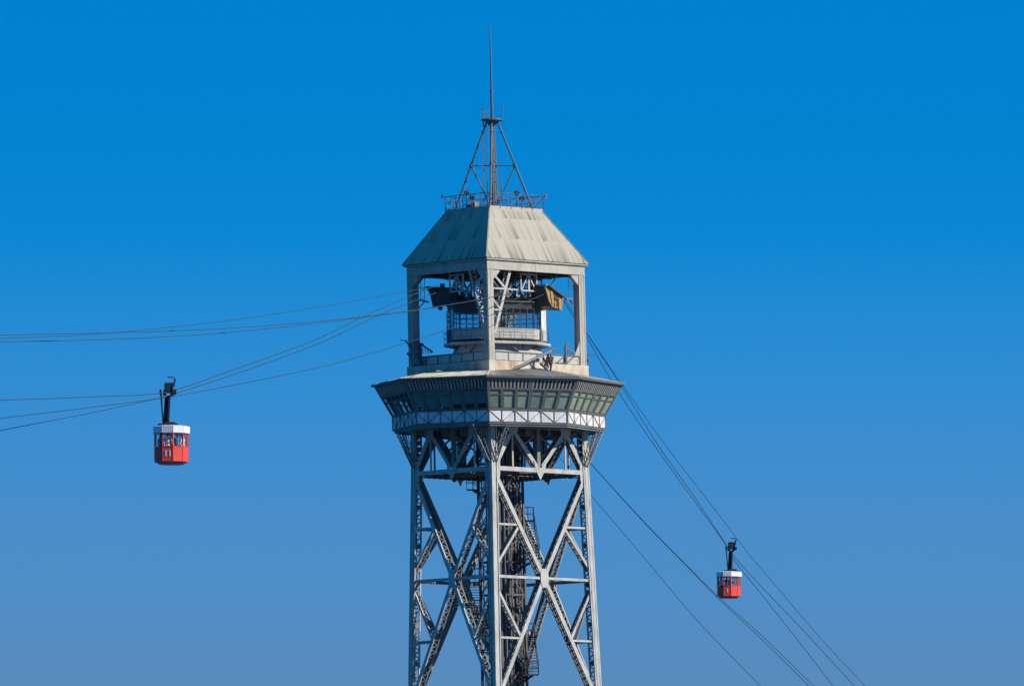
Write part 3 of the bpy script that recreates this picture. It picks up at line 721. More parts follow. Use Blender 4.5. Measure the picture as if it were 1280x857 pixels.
for (x0, x1, y) in ((-2.9, -1.6, .9), (-1.2, .1, .8), (.9, 2.2, .6)):
    b.bar((x0, y, zp), (x0, y, ZFB + .2), .1, .1, (1, 0, 0)); b.bar((x1, y, zp), (x1, y, ZFB + .2), .1, .1, (1, 0, 0))
    b.bar((x0, y, zp + .2), (x1, y, ZFB), .08, .08); b.bar((x1, y, zp + .2), (x0, y, ZFB), .08, .08)
tp(b, 'ceiling_hanger', M['dark_steel'], GEAR)
b = MB(); b.bar((-1.2, -2.3, H(369)), (.9, -2.9, H(371)), .55, .7, (0, 0, 1)); tp(b, 'gear_housing', M['wood'], GEAR)
# saddle boxes where the ropes leave, dark one left and timber-faced one right
def unlean(p): return Vector((p.x - LEAN * (p.z - ZREF), p.y, p.z))
b = MB()
side = [at(px, py, -1.6) for px, py in ((534, 359), (571, 361.5), (572, 377), (556, 379), (541, 382.5), (537.5, 366))]
b.prism([unlean(p) for p in side], (0, 2.2, 0))
b.bar(unlean(at(532, 358.8, -1.8)), unlean(at(574, 361, -1.8)), .13, .3, (0, 0, 1))
for px in (543, 552, 561): b.bar(unlean(at(px, 361, -1.63)), unlean(at(px + 2, 380, -1.63)), .08, .05, (1, 0, 0))
b.bar(unlean(at(550, 357, -1.2)), unlean(at(556, 357, -1.2)), .3, .4, (0, 0, 1)); b.bar(unlean(at(548, 384, -1)), unlean(at(553, 386, -1)), .3, .3, (0, 0, 1))
tp(b, 'saddle_box', M['dark_steel'])
b = MB()
endf = [Vector(v) for v in ((0, -.05, .10), (.12, .32, .12), (.42, 1.0, -.62), (.44, 1.05, -1.5), (.26, .6, -1.32), (.12, .22, -.98))]
o = unlean(at(682.0, 361.5, -3.0))
# timber end face turned towards the camera's right
ends = [unlean(at(px, py, Y)) for px, py, Y in ((681.5, 359, -3.2), (685, 357.5, -3.0), (690.5, 359.5, -2.8), (704, 372.5, -2.2), (702.5, 388, -2.2), (690.5, 383, -2.8), (686.5, 376.5, -3.0))]
axis = Vector((-1.25, .8, .08))
b.prism(ends, axis * .06, 0); b.prism([p + axis * .065 for p in ends], axis * .93, 2)  # body behind the end board coloured dark, painting in its shaded side
nf = (ends[3] - ends[1]).cross(ends[5] - ends[1]).normalized(); nf = nf if nf.y < 0 else -nf
for (p, q, wd) in (((688.5, 362), (691, 380), .2), ((699.5, 371.5), (699.5, 386), .2)):
    def onf(px, py):
        a_ = unlean(at(px, py, -2.5)); d = Vector((0, 1, 0)); t = (ends[1] - a_).dot(nf) / nf.dot(d); return a_ + d * t + nf * .04
    b.bar(onf(*p), onf(*q), wd, .05, nf.cross(Vector((0, 0, 1))), 1)
for px in (693, 696.5): b.bar(onf(px, 366), onf(px, 383), .05, .04, nf.cross(Vector((0, 0, 1))), 2)
b.bar(onf(692, 371), onf(698, 375), .16, .12, (0, 0, 1), 2)
b.bar(ends[1] + Vector((0, -.1, .06)), ends[3] + Vector((.05, -.1, .06)), .10, .35, (0, 0, 1), 2)
b.bar(ends[1] + Vector((0, 0, .08)), ends[1] + axis * 1.4 + Vector((0, 0, .08)), .09, .5, (0, 0, 1), 3)
tp(b, 'saddle_box', [M['wood'], M['yellow'], M['dark_steel'], M['steel']], T, 'tan timber rope saddle box with two yellow stripes on its end')
# rope guide arms on the side pillars
def arm(px0, py0, px1, py1, Y, stem):
    b = MB(); p, q = unlean(at(px0, py0, Y)), unlean(at(px1, py1, Y))
    b.bar(p, q, .13, .5, (0, 0, 1)); m = p.lerp(q, .35); b.bar(unlean(at(*stem, Y)), m, .09, .09)
    tp(b, 'rope_guide_arm', M['steel'])
arm(536, 377.5, 522, 374, .2, (523, 386)); arm(705, 373.5, 724, 374.5, .5, (720, 386))
b = MB()
for px in (526, 530.5): b.bar(unlean(at(px, 346, 0)), unlean(at(px, 376, 0)), .05, .05)
for y in (359, 361.5): b.bar(unlean(at(522, y, 0)), unlean(at(534, y + .5, 0)), .05, .05)
for y in (357, 360): b.bar(unlean(at(709, y, .5)), unlean(at(724, y + 1.5, .5)), .05, .05)
b.bar(unlean(at(711, 345, .4)), unlean(at(711, 373, .4)), .035, .035)
tp(b, 'rope_guide_rod', M['mast'])

# --- fittings on the parapet
b = MB(); p, q = unlean(at(642, 460.5, -6.3)), unlean(at(690, 437.5, -4.2)); b.bar(p, q, .14, .16, (0, 0, 1)); b.tube(q, q + Vector((.3, .1, .1)), .12, n=8)
tp(b, 'davit_boom', M['steel_dim'])
b = MB(); random.seed(3)
base = [unlean(at(px, py, -4.55)) for px, py in ((675, 441), (690, 442), (689, 461), (678, 461))]
for i in range(13):
    a_ = base[0].lerp(base[1], random.random()); c_ = base[3].lerp(base[2], random.random() * .9)
    b.tube(a_ + Vector((0, random.uniform(-.3, .1), random.uniform(-.3, 0))), c_ + Vector((0, random.uniform(-.4, 0), random.uniform(0, .3))), .04, n=5)
b.tube(unlean(at(675, 454, -4.9)), unlean(at(684, 462, -5.1)), .09, n=6); b.tube(unlean(at(691, 446, -4.6)), unlean(at(688, 463, -5)), .08, n=6)
tp(b, 'pulley_bracket', M['dark_steel'])
for (k, sg, X) in ((0, 1, 2.75), (3, -1, 3.35)):
    b = MB(); n = AH + .05; l = sg * X
    b.bar(fp(k, l, n, ZPB + .05), fp(k, l, n, ZPT + .75), .16, .12, fp(k, 1, 0, 0)); b.bar(fp(k, l, n, ZPT + .8), fp(k, l + .35, n, ZPT + .95), .14, .12)
    b.bar(fp(k, l, n - .15, ZPT + .6), fp(k, l + sg * 1.25 if sg > 0 else l - .9, n - .15, ZPT - .05 if sg < 0 else ZPT + .1), .12, .06, (0, 0, 1))
    b.bar(fp(k, l - .9, n, ZPB + .1), fp(k, l - .05, n, ZPT - .05), .05, .05); b.bar(fp(k, l + .1, n, ZPB + .1), fp(k, l + .9, n, ZPT - .02), .05, .05)
    b.bar(fp(k, l - 1.0, n, ZPB + .08), fp(k, l + .1, n, ZPB + .08), .06, .1)
    for j in range(4): b.bar(fp(k, l + sg * .3 * j, n - .15, ZPT - .05), fp(k, l + sg * .3 * j, n - .15, ZPT + .6 - .14 * j), .05, .05)
    tp(b, 'rope_anchor', M['mast'])
b = MB()
c0 = pol(RH + .0, 270, ZPB)
b.bar(unlean(at(511, 427, -.8)), unlean(at(524, 426, -.8)), .13, .3, (0, 0, 1)); b.tube(unlean(at(500, 424.8, -.8)), unlean(at(508, 426, -.8)), .035, n=5)
b.tube(unlean(at(507, 425, -.8)), unlean(at(513, 434, -.8)), .07, n=6); b.tube(unlean(at(509, 441, -.8)), unlean(at(513, 445, -.8)), .1, n=6)
for px in (514, 518, 521.5): b.tube(unlean(at(px, 427, -.9)), unlean(at(px + .6, 455, -.9)), .06, n=6)
b.tube(unlean(at(512, 430, -.9)), unlean(at(522, 446, -.9)), .04, n=5); b.tube(unlean(at(522, 430, -.9)), unlean(at(512, 446, -.9)), .04, n=5)
for i in range(5):
    b.bar(unlean(at(524 + 3.3 * i, 429 + 2.2 * i, -.6)), unlean(at(526 + 3.3 * i, 442, -.6)), .06, .06)
b.bar(unlean(at(523, 427.5, -.6)), unlean(at(541, 440, -.6)), .13, .08, (0, 0, 1))
tp(b, 'rope_anchor', M['mast'])
b = MB(); b.tube(unlean(at(733, 443.5, .6)), unlean(at(742, 444.5, .6)), .05, .03, 6); b.tube(unlean(at(735, 449, .5)), unlean(at(735, 453, .5)), .12, n=8); b.tube(unlean(at(732, 451, .5)), unlean(at(735, 451, .5)), .05, n=6)
tp(b, 'sensor_arm', M['mast'])

# --- lift shaft and stairs inside the legs
hs = 1.2; ZL = ZBB - .1
b = MB()
for k in range(4):
    b.bar(fp(k, -hs, hs, ZBOT), fp(k, -hs, hs, ZL), .16, .16, fp(k, 1, 0, 0))
    z = ZL
    while z > 50:
        b.bar(fp(k, -hs, hs, z), fp(k, hs, hs, z), .14, .1, (0, 0, 1))
        b.bar(fp(k, -hs, hs - .02, z), fp(k, hs, hs - .02, z - 2.5), .07, .05, (0, 0, 1)); b.bar(fp(k, hs, hs + .02, z), fp(k, -hs, hs + .02, z - 2.5), .07, .05, (0, 0, 1))
        z -= 2.5
tp(b, 'lift_shaft', M['shaft'])
SH = T.children[-1]
b = MB()
b.bar(fp(0, .42, .0, ZBOT), fp(0, .42, .0, ZL - .1), .9, 1.8, fp(0, 1, 0, 0))
for x in (-.1, .5, .9): b.bar(fp(0, x, 1.02, ZBOT), fp(0, x, 1.02, ZL - .1), .09, .1, fp(0, 1, 0, 0))
tp(b, 'lift_casing', M['shaft'], SH)
b = MB()
for (l, n, r) in ((-.85, 1.35, .09), (-.55, 1.45, .06), (-1.6, .9, .07), (-1.75, .4, .07), (-1.7, -.2, .05), (1.4, .6, .07), (1.5, -.4, .06), (-.25, 1.4, .05)):
    b.tube(fp(0, l, n, ZBOT), fp(0, l, n, ZL - .2), r, n=6)
tp(b, 'riser_pipe', M['mast'], SH)
# stair: flights alternate between the two sides of the shaft, with caged landings
def flight(p, q, wdir, wd=.8):
    b = MB(); p, q = Vector(p), Vector(q); wv = Vector(wdir).normalized() * wd / 2
    for s_ in (-1, 1):
        b.bar(p + wv * s_, q + wv * s_, .18, .04, (0, 0, 1)); up = Vector((0, 0, .95))
        b.tube(p + wv * s_ + up, q + wv * s_ + up, .02, n=5); b.tube(p + wv * s_ + up * .5, q + wv * s_ + up * .5, .015, n=5)
        for i in range(5): r = p.lerp(q, i / 4) + wv * s_; b.tube(r, r + up, .02, n=5)
    n = max(3, int(abs(q.z - p.z) / .21))
    for i in range(n + 1):
        r = p.lerp(q, i / n); b.bar(r - wv, r + wv, .03, .26, (0, 0, 1))
    return b
def landing(c, u, v, du, dv):
    b = MB(); c = Vector(c); u = Vector(u).normalized(); v = Vector(v).normalized()
    b.bar(c - u * du, c + u * du, .06, 2 * dv, (0, 0, 1))
    for z in (1.05, .55):
        P = [c + u * sx * du + v * sy * dv + Vector((0, 0, z)) for sx, sy in ((-1, -1), (1, -1), (1, 1), (-1, 1))]
        for i in range(4): b.tube(P[i], P[(i + 1) % 4], .022, n=5)
    for sx in (-1, 0, 1):
        for sy in (-1, 1): b.tube(c + u * sx * du + v * sy * dv, c + u * sx * du + v * sy * dv + Vector((0, 0, 1.05)), .022, n=5)
    return b
ux, vx = fp(0, 1, 0, 0), fp(0, 0, 1, 0)
X3 = (1, 0, 0)
def sp_(px, py, Y): return unlean(at(px, py, Y))
stair = [(sp_(591, 612, 2.0), sp_(655, 646, 2.4), (0, 1, 0)), (sp_(660, 650, 1.6), sp_(668, 697, -1.3), X3), (sp_(664, 699, -1.6), sp_(640, 712, 2.5), X3),
         (sp_(636, 712, 2.5), sp_(600, 726, 2.6), (0, 1, 0)), (sp_(594, 727, 2.0), sp_(593, 766, -1.0), X3), (sp_(596, 768, -1.5), sp_(604, 780, 2.2), X3), (sp_(606, 780, 2.7), sp_(654, 795, 2.7), (0, 1, 0)),
         (sp_(661, 795, 2.0), sp_(667, 842, -1.0), X3), (sp_(660, 843, -1.6), sp_(640, 857, 2.4), X3)]
for p, q, wv in stair: tp(flight(p, q, wv), 'stair_flight', M['shaft'])
for c_ in (sp_(660, 651, 2.2), sp_(666, 698, -1.8), sp_(594, 727.5, 2.6), sp_(594, 767, -1.6), sp_(661, 796, 2.6), sp_(665, 843, -1.6)):
    tp(landing(c_, (1, 0, 0), (0, 1, 0), .46, .5), 'stair_landing', M['shaft'])
for (px, y0, y1, Y) in ((653.5, 629, 860, 2.6), (601, 715, 860, 2.4)):
    b = MB(); b.tube(sp_(px, y0, Y), sp_(px + 2, y1, Y), .05, n=6); tp(b, 'stair_post', M['shaft'])
# small hanging cage under the beam
b = landing(unlean(at(591.5, 612, 2.0)), (1, 0, 0), (0, 1, 0), .5, .5); tp(b, 'inspection_cage', M['mast'])
# dark brackets hanging under the beams
for (px, py, Y) in ((567, 597, 1.0), (682, 597, 1.5)):
    c_ = unlean(at(px, py, Y)); b = MB(); b.prism([c_ + Vector(v) for v in ((-.45, 0, .5), (.5, 0, .5), (.38, 0, -.05), (.05, 0, -.3), (-.05, 0, -.25))], (0, .9, 0)); tp(b, 'beam_bracket', M['shaft'])

# ------------------------------------------------------------------ ropes
def rope(name, label, pts, A, B, rad, cat='cable', group=None, ext=(70, 70)):
    # A, B: two plan points (x, y) whose vertical plane holds the rope; pts are sightings in it
    ax, ay = A; bx, by = B; P = []
    def hit(px, py):
        d = Vector(((px - 640) / FPX, math.cos(PITCH) - math.sin(PITCH) * (428.5 - py) / FPX, math.sin(PITCH) + math.cos(PITCH) * (428.5 - py) / FPX))
        m = (bx - ax) / (by - ay)
        t = (ax + (CAM.y - ay) * m - CAM.x) / (d.x - d.y * m); return CAM + d * t
    P = [hit(*p) for p in pts]
    if ext[0]: P.insert(0, P[0] + (P[0] - P[1]).normalized() * ext[0])
    if ext[1]: P.append(P[-1] + (P[-1] - P[-2]).normalized() * ext[1])
    # smooth by Catmull-Rom in 3-D
    Q = []
    for i in range(len(P) - 1):
        p0 = P[max(i - 1, 0)]; p1 = P[i]; p2 = P[i + 1]; p3 = P[min(i + 2, len(P) - 1)]
        n = 8
        t0 = 0; t1 = (p1 - p0).length ** .5 or 1; t2 = t1 + (p2 - p1).length ** .5; t3 = t2 + ((p3 - p2).length ** .5 or 1)
        for j in range(n):
            t = t1 + (t2 - t1) * j / n
            if p0 == p1: A1 = p1
            else: A1 = p0 * ((t1 - t) / (t1 - t0)) + p1 * ((t - t0) / (t1 - t0))
            A2 = p1 * ((t2 - t) / (t2 - t1)) + p2 * ((t - t1) / (t2 - t1))
            A3 = p2 if p2 == p3 else p2 * ((t3 - t) / (t3 - t2)) + p3 * ((t - t2) / (t3 - t2))
            B1 = A1 * ((t2 - t) / (t2 - t0)) + A2 * ((t - t0) / (t2 - t0)); B2 = A2 * ((t3 - t) / (t3 - t1)) + A3 * ((t - t1) / (t3 - t1))
            Q.append(B1 * ((t2 - t) / (t2 - t1)) + B2 * ((t - t1) / (t2 - t1)))
    Q.append(P[-1])
    b = MB(); n = 6; rings = []
    for i, p in enumerate(Q):
        d = (Q[min(i + 1, len(Q) - 1)] - Q[max(i - 1, 0)]).normalized(); a = d.cross(Vector((0, 0, 1))).normalized(); c = a.cross(d)
        rings.append(len(b.v)); b.v += [p + a * rad * math.cos(2 * math.pi * j / n) + c * rad * math.sin(2 * math.pi * j / n) for j in range(n)]
    for r0, r1 in zip(rings[:-1], rings[1:]):
        for j in range(n): k = (j + 1) % n; b.f.append((r0 + j, r0 + k, r1 + k, r1 + j)); b.m.append(0)
    b.f.append(tuple(rings[0] + j for j in range(n))); b.m.append(0); b.f.append(tuple(rings[-1] + j for j in reversed(range(n)))); b.m.append(0)
    o = b.build(name, M['cable'], None, None, True)
    tag(o, label, cat, group)
    return o
YL, YR = -204.0, 177.0
LC = at(209, 488, YL); RC_ = at(911, 685, YR)
L2 = at(209, 410, -190); R2 = at(911, 760, 190)
RT, RHAUL = .030, .025
RTL, RHL = .027, .023
g1 = 'cable car ropes left of the tower'; g2 = 'cable car ropes right of the tower'
lA = (-4.2, .2)
rope('cable', 'topmost cable left of the tower, rising to the top of the left hall pillar', [(0, 422.9), (100, 418.6), (200, 410.2), (300, 398.5), (411, 381.6), (510, 364), (545, 358.5)], lA, (L2.x, L2.y), RHL, group=g1, ext=(70, 0))
rope('cable', 'cable left of the tower starting highest at the left edge, crossing the topmost one', [(0, 418.6), (150, 415.4), (280, 410.4), (422, 399.2), (510, 388.6), (560, 381), (608, 372.6), (648, 365)], (2.0, -1.5), (L2.x, L2.y + 6), RTL, group=g1, ext=(70, 0))
rope('cable', 'lowest of the three nearly level cables left of the tower', [(0, 427.3), (150, 423.6), (280, 415.8), (400, 403.2), (451, 397), (510, 389.2), (545, 384)], (-3.6, -.4), (L2.x, L2.y + 2), RTL, group=g1, ext=(70, 0))
rope('cable', 'upper sagging cable that carries the white and red car numbered II', [(0, 500), (120, 495.6), (197, 491.6), (219, 487.2), (280, 466.2), (400, 422), (450, 397.5), (510, 370.8), (545, 357)], lA, (LC.x, LC.y), RTL, group=g1, ext=(70, 0))
rope('cable', 'middle sagging cable passing under the carriage of the car numbered II', [(0, 522.6), (110, 509.4), (198, 497.4), (219, 491.4), (280, 471.8), (400, 428.5), (466, 397.5), (510, 378.8), (545, 366)], (-4.0, -.4), (LC.x + .3, LC.y), RTL, group=g1, ext=(70, 0))
rope('cable', 'lowest sagging cable on the left, meeting the left pillar near its foot', [(0, 537.8), (110, 516.6), (198, 498), (219, 494.6), (280, 483.4), (411, 456), (505, 429.2), (555, 413.3), (596, 400), (640, 383.5), (682, 367)], (3.6, -3.2), (LC.x - .3, LC.y), RHL, group=g1, ext=(70, 0))
rope('cable', 'leftmost of the three cables that fall from the hall to the right-hand car', [(704, 376), (735, 424), (764, 475), (821, 560.5), (891.5, 658), (907.5, 681.5), (917, 698.5), (950.7, 740.6), (1000, 803), (1041.8, 857)], (4.2, -.3), (RC_.x - .2, RC_.y), RT, group=g2, ext=(0, 60))
rope('cable', 'middle cable that carries the small red car numbered I', [(705, 374), (733, 416), (772, 475), (825.5, 560.5), (867, 619), (909, 682), (917.5, 694.5), (950, 730.6), (1001, 784), (1068.4, 857)], (4.4, .1), (RC_.x + .1, RC_.y), RT, group=g2, ext=(0, 60))
rope('cable', 'rightmost cable, passing clear above and right of the car numbered I', [(706, 376), (734, 417), (774, 475), (834.7, 560), (891.5, 633.7), (939, 695.5), (960.8, 721), (1026.6, 798), (1082, 857)], (4.6, .4), (RC_.x + .8, RC_.y), RHAUL, group=g2, ext=(0, 60))
rope('cable', 'lower cable pair under the right-hand car, left one of the two', [(655, 480), (700, 535), (739.6, 580.3), (805.7, 653), (857, 705.6), (900, 749.4), (950.7, 797), (1011.4, 857)], (2.0, 4.0), (R2.x, R2.y), RT, group=g2, ext=(0, 60))
rope('cable', 'lower cable pair under the right-hand car, right one of the two', [(655, 479), (700, 534), (739.6, 580), (805.7, 652.3), (857, 704.5), (900, 747), (950.7, 792.4), (1017.8, 857)], (2.3, 4.3), (R2.x + .3, R2.y), RT, group=g2, ext=(0, 60))
rope('cable', 'lowest cable on the right, alone, starting behind the right leg of the tower', [(640, 500), (700, 572), (740.8, 620.9), (793.5, 682.6), (867, 769.8), (900, 805), (951, 857)], (1.6, 4.6), (R2.x - 1.0, R2.y), RHAUL, group=g2, ext=(0, 60))

# ------------------------------------------------------------------ cable cars
def gondola(loc, rot, num, hang_dx, label):
    t = empty('cable_car', loc); t.rotation_euler = (0, 0, rot); tag(t, label, 'cable car', 'cable cars on the ropes')
    N = 10; a0 = R_(2)
    def ring(R, z): return [Vector((R * math.sin(a0 + 2 * math.pi * i / N), -R * math.cos(a0 + 2 * math.pi * i / N), z)) for i in range(N)]
    R0 = 1.05
    b = MB()                                    # lower hull: tapered bottom and red sides (hollow)
    lo, hi, btm = ring(R0, .18), ring(R0 + .01, 1.03), ring(.72, 0)
    li, hin = ring(R0 - .05, .2), ring(R0 - .05, 1.03)
    b.face(list(reversed(btm)))
    for i in range(N):
        k = (i + 1) % N
        b.face([btm[i], btm[k], lo[k], lo[i]]); b.face([lo[i], lo[k], hi[k], hi[i]]); b.face([hin[i], hin[k], li[k], li[i]], 1); b.face([hi[i], hi[k], hin[k], hin[i]])
    b.face(li, 1)
    for i in range(N): b.bar(lo[i] * 1.004, hi[i] * 1.004, .035, .03, (lo[i].y, -lo[i].x, 0))
    BODY = b.build('body', [M['red'], M['seatgrey']], t)
    b = MB(); 
    for i in range(N): k = (i + 1) % N; b.bar(hi[i] + Vector((0, 0, .02)), hi[k] + Vector((0, 0, .02)), .05, .05, (0, 0, 1)); b.bar(lo[i] * 1.01, lo[k] * 1.01, .05, .04, (0, 0, 1))
    b.build('belt_rail', M['red'], BODY)
    wt, wb = ring(R0, 1.92), ring(R0, 1.05)
    for i in range(N):
        k = (i + 1) % N; p0, p1, q0, q1 = wb[i], wb[k], wt[i], wt[k]; nh = (p0 + p1); nh.z = 0; nh.normalize()
        b = MB(); b.face([p0 - nh * .02, p1 - nh * .02, q1 - nh * .02, q0 - nh * .02], 0)
        b.bar(p0.lerp(p1, .0), q0.lerp(q1, .0), .06, .06, p1 - p0, 1)
        if i % 2: b.bar(p0.lerp(p1, .5), q0.lerp(q1, .5), .03, .03, p1 - p0, 1)
        b.build('window', [M['cabglass'], M['red']], t)
    b = MB(); r0, r1 = ring(R0 + .09, 1.90), ring(R0 + .1, 2.31); r2 = ring(R0 - .2, 2.38)
    b.hexa(r0, r1, 0); b.hexa([v + Vector((0, 0, .002)) for v in r1], r2, 0)
    for i in range(N):
        k = (i + 1) % N
        for s_ in ((.0, .2, .4, .6, .8) if i in (9, 5) else (.0,)): b.bar(r0[i].lerp(r0[k], s_) * 1.0005, r1[i].lerp(r1[k], s_) * 1.0005, .02, .012, r0[k] - r0[i])
    RF = b.build('roof', M['rwhite'], t)
    b = MB(); b.bar((-.5 + hang_dx, 0, 2.42), (.7 + hang_dx, 0, 2.42), .16, .7, (0, 0, 1)); b.bar((-.1 + hang_dx, 0, 2.55), (.55 + hang_dx, 0, 2.55), .1, .5, (0, 0, 1)); b.build('roof_plate', M['hanger'], RF)
    # hanger
    hx = hang_dx; ZC = 4.45
    b = MB(); b.bar((hx + .12, -.12, 2.45), (hx + .2, -.1, ZC - .2), .12, .12, (1, 0, 0)); b.bar((hx - .12, .1, 2.45), (hx - .02, .1, ZC - .35), .13, .12, (1, 0, 0))
    b.bar((hx + .03, 0, 2.45), (hx + .09, 0, ZC - .2), .2, .05, (1, 0, 0))
    b.tube((hx - .18, .0, 2.5), (hx - .34, .0, ZC + .05), .05, n=6); b.bar((hx - .35, 0, ZC - .15), (hx - .35, 0, ZC + .15), .12, .12, (1, 0, 0)); b.bar((hx + .1, 0, ZC - .35), (hx + .42, 0, ZC - .05), .15, .2)
    HG = b.build('hanger', M['hanger'], t)
    b = MB()
    for x in (-.06, .36):                       # cheek plates lie along the rope
        b.prism([(hx + x - .025, y, ZC + z) for y, z in ((-.7, -.1), (-.3, -.22), (.3, -.22), (.7, -.1), (.62, .55), (-.62, .55))], (.05, 0, 0))
    b.bar((hx + .15, -.6, ZC + .25), (hx + .15, .6, ZC + .25), .55, .34, (0, 0, 1)); b.bar((hx + .4, .2, ZC + .02), (hx + .62, .2, ZC + .02), .3, .5, (0, 0, 1))
    b.bar((hx + .45, -.3, ZC + .3), (hx + .5, -.3, ZC + .75), .1, .14, (1, 0, 0))
    CR = b.build('carriage', M['hanger'], HG)
    for y in (-.45, 0, .45):
        for x0, x1 in ((-.16, -.09), (.39, .46)):
            b = MB(); b.tube((hx + x0, y, ZC - .05), (hx + x1, y, ZC - .05), .15, n=12); b.build('wheel', M['hanger'], HG)
    b = MB(); pts = [(hx + .48, -.3, ZC + .6), (hx + .56, -.3, ZC + .74), (hx + .46, -.3, ZC + .86), (hx + .06, -.3, ZC + .90)]
    for u, v in zip(pts[:-1], pts[1:]): b.tube(u, v, .035, n=6)
    b.build('guard_hoop', M['hanger'], HG)
    # number on the side facet turned to the quay
    i = 9; k = 0; p0, p1 = ring(R0 + .022, 0)[i], ring(R0 + .022, 0)[k]; u = (p1 - p0).normalized(); nh = (p0 + p1).normalized(); mid = (p0 + p1) / 2
    b = MB(); xs = (-.125, .125) if num == 'II' else (0,)
    for x in xs:
        b.bar(mid + u * x + Vector((0, 0, .48)), mid + u * x + Vector((0, 0, .80)), .075, .012, u)
        for z in (.475, .805): b.bar(mid + u * (x - .06) + Vector((0, 0, z)), mid + u * (x + .06) + Vector((0, 0, z)), .03, .014, (0, 0, 1))
    b.build('number', M['rwhite'], BODY)['label'] = 'white painted roman numeral ' + num
    return t
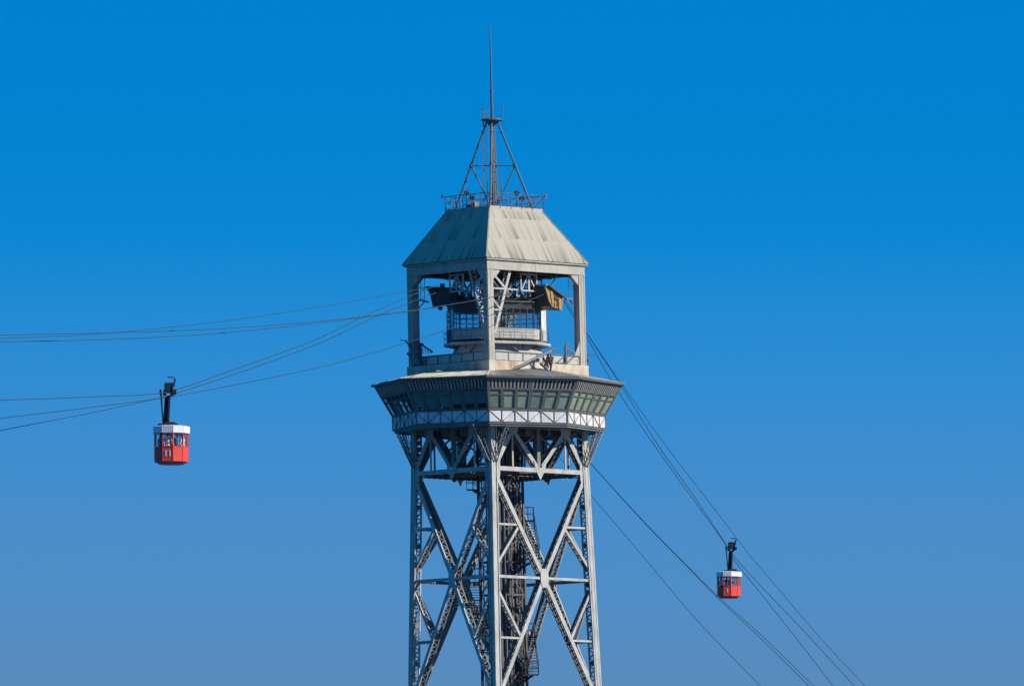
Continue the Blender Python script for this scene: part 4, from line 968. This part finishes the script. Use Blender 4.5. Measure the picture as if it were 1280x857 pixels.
def person(loc, rot, h, shirt, hair, arm, label):
    s = h / 1.72
    V = {'pelvis': (0, 0, .93), 'waist': (0, 0, 1.08), 'chest': (0, .0, 1.30), 'neck': (0, 0, 1.46), 'chin': (0, -.02, 1.53), 'head': (0, -.015, 1.62), 'crown': (0, .0, 1.69)}
    Rr = {'pelvis': (.15, .11), 'waist': (.13, .095), 'chest': (.155, .105), 'neck': (.052, .055), 'chin': (.06, .07), 'head': (.075, .092), 'crown': (.05, .06)}
    E = [('pelvis', 'waist'), ('waist', 'chest'), ('chest', 'neck'), ('neck', 'chin'), ('chin', 'head'), ('head', 'crown')]
    for sg, nm in ((-1, 'l'), (1, 'r')):
        up = arm and sg > 0
        V['sh' + nm] = (sg * .17, 0, 1.39); Rr['sh' + nm] = (.058, .058)
        V['el' + nm] = (sg * (.27 if up else .23), -.14 if up else .02, 1.2 if up else 1.12); Rr['el' + nm] = (.043, .043)
        V['wr' + nm] = (sg * .2, -.3 if up else -.08, 1.36 if up else .9); Rr['wr' + nm] = (.03, .03)
        V['hd' + nm] = (sg * .18, -.33 if up else -.1, 1.46 if up else .8); Rr['hd' + nm] = (.035, .028)
        V['hp' + nm] = (sg * .09, 0, .88); Rr['hp' + nm] = (.09, .09); V['kn' + nm] = (sg * .1, -.02, .48); Rr['kn' + nm] = (.06, .06)
        V['an' + nm] = (sg * .1, .02, .09); Rr['an' + nm] = (.042, .042); V['ft' + nm] = (sg * .12, -.15, .035); Rr['ft' + nm] = (.04, .032)
        E += [('chest', 'sh' + nm), ('sh' + nm, 'el' + nm), ('el' + nm, 'wr' + nm), ('wr' + nm, 'hd' + nm), ('pelvis', 'hp' + nm), ('hp' + nm, 'kn' + nm), ('kn' + nm, 'an' + nm), ('an' + nm, 'ft' + nm)]
    names = list(V); me = bpy.data.meshes.new('person'); me.from_pydata([Vector(V[n]) * s for n in names], [(names.index(a), names.index(b_)) for a, b_ in E], [])
    o = bpy.data.objects.new('person', me); C.objects.link(o)
    m = o.modifiers.new('skin', 'SKIN'); o.modifiers.new('sub', 'SUBSURF').levels = 1
    for i, n in enumerate(names):
        sv = me.skin_vertices[0].data[i]; sv.radius = (Rr[n][0] * s, Rr[n][1] * s); sv.use_root = (n == 'pelvis')
    dg = bpy.context.evaluated_depsgraph_get(); em = bpy.data.meshes.new_from_object(o.evaluated_get(dg)); o.modifiers.clear(); o.data = em; em.name = 'person'
    for mm in (M['skin'], M[shirt], M['trousers']): em.materials.append(mm)
    for p in em.polygons:
        c = p.center / s; mi = 1
        if c.z > 1.455 and abs(c.x) < .14 and c.y > -.2: mi = 0
        elif c.z < .95 and abs(c.x) < .17 and c.y > -.3: mi = 2
        if (c - Vector(V['hdl'])).length < .1 or (c - Vector(V['hdr'])).length < .1: mi = 0
        p.material_index = mi; p.use_smooth = True
    b = MB(); n = 10
    hc = Vector((0, .01, 1.645)) * s
    prev = None
    for r in range(5):
        a = math.pi * .5 * r / 4; z = math.sin(a) * .095 * s; rr = math.cos(a) * .098 * s + .002
        cur = [hc + Vector((rr * .88 * math.cos(2 * math.pi * j / n), rr * 1.05 * math.sin(2 * math.pi * j / n) + .01, z - (.06 * s if (r == 0 and math.sin(2 * math.pi * j / n) > 0) else 0))) for j in range(n)]
        if prev:
            for j in range(n): k = (j + 1) % n; b.face([prev[j], prev[k], cur[k], cur[j]])
        prev = cur
    b.build('hair', M[hair], o, None, True)
    # face: nose and eyes
    b = MB(); 
    b.prism([Vector(v) * s for v in ((-.012, -.105, 1.60), (.012, -.105, 1.60), (0, -.1, 1.64))], (0, -.02 * s, -.004)); b.build('nose', M['skin'], o)
    for sg in (-1, 1):
        b = MB(); b.tube(Vector((sg * .03, -.1, 1.635)) * s, Vector((sg * .03, -.108, 1.635)) * s, .008, n=6); b.build('eye', M['hair'], o)
    o.location = loc; o.rotation_euler = (0, 0, rot); tag(o, label, 'person')
    return o
def car_at(pxc, py_floor, Y): return at(pxc, py_floor, Y)
gl = car_at(214.3, 580.5, YL); gr = car_at(911.3, 747.2, YR)
gondola(gl, R_(5), 'II', -.33, 'larger cable car left of the tower, red with white roof, numbered II')
gondola(gr, R_(7), 'I', .08, 'smaller far cable car right of the tower, red with white roof, numbered I')
for (dx, dy, rot, h, sh, hr, am, lb) in ((-.62, -.35, -.6, 1.70, 'shirt_blue', 'hair', False, 'passenger in blue at the far left window of the car numbered II'),
                                       (-.22, -.55, .1, 1.66, 'shirt_white', 'hair', True, 'passenger in white with raised hand at the window above the numeral II'),
                                       (.02, -.05, .3, 1.74, 'shirt_cream', 'fair', False, 'grey haired passenger in cream top near the middle of the car numbered II'),
                                       (.36, -.45, .4, 1.68, 'shirt_blue', 'fair', False, 'grey haired passenger in blue right of the middle of the car numbered II'),
                                       (.70, -.25, .9, 1.64, 'shirt_white', 'hair', False, 'dark haired passenger in white at the right window of the car numbered II')):
    person(gl + Vector((dx, dy, .2)), rot, h, sh, hr, am, lb)
for (dx, dy, rot, h, sh, hr, am, lb) in ((-.66, -.25, -.5, 1.70, 'shirt_white', 'fair', False, 'passenger in white at the left window of the far car numbered I'),
                                       (-.22, -.5, .2, 1.72, 'shirt_dark', 'hair', False, 'dark clothed passenger left of the middle in the far car numbered I'),
                                       (.10, -.35, .9, 1.60, 'shirt_dark', 'hair', True, 'dark clothed passenger with raised arm in the middle of the far car numbered I')):
    person(gr + Vector((dx, dy, .2)), rot, h, sh, hr, am, lb)
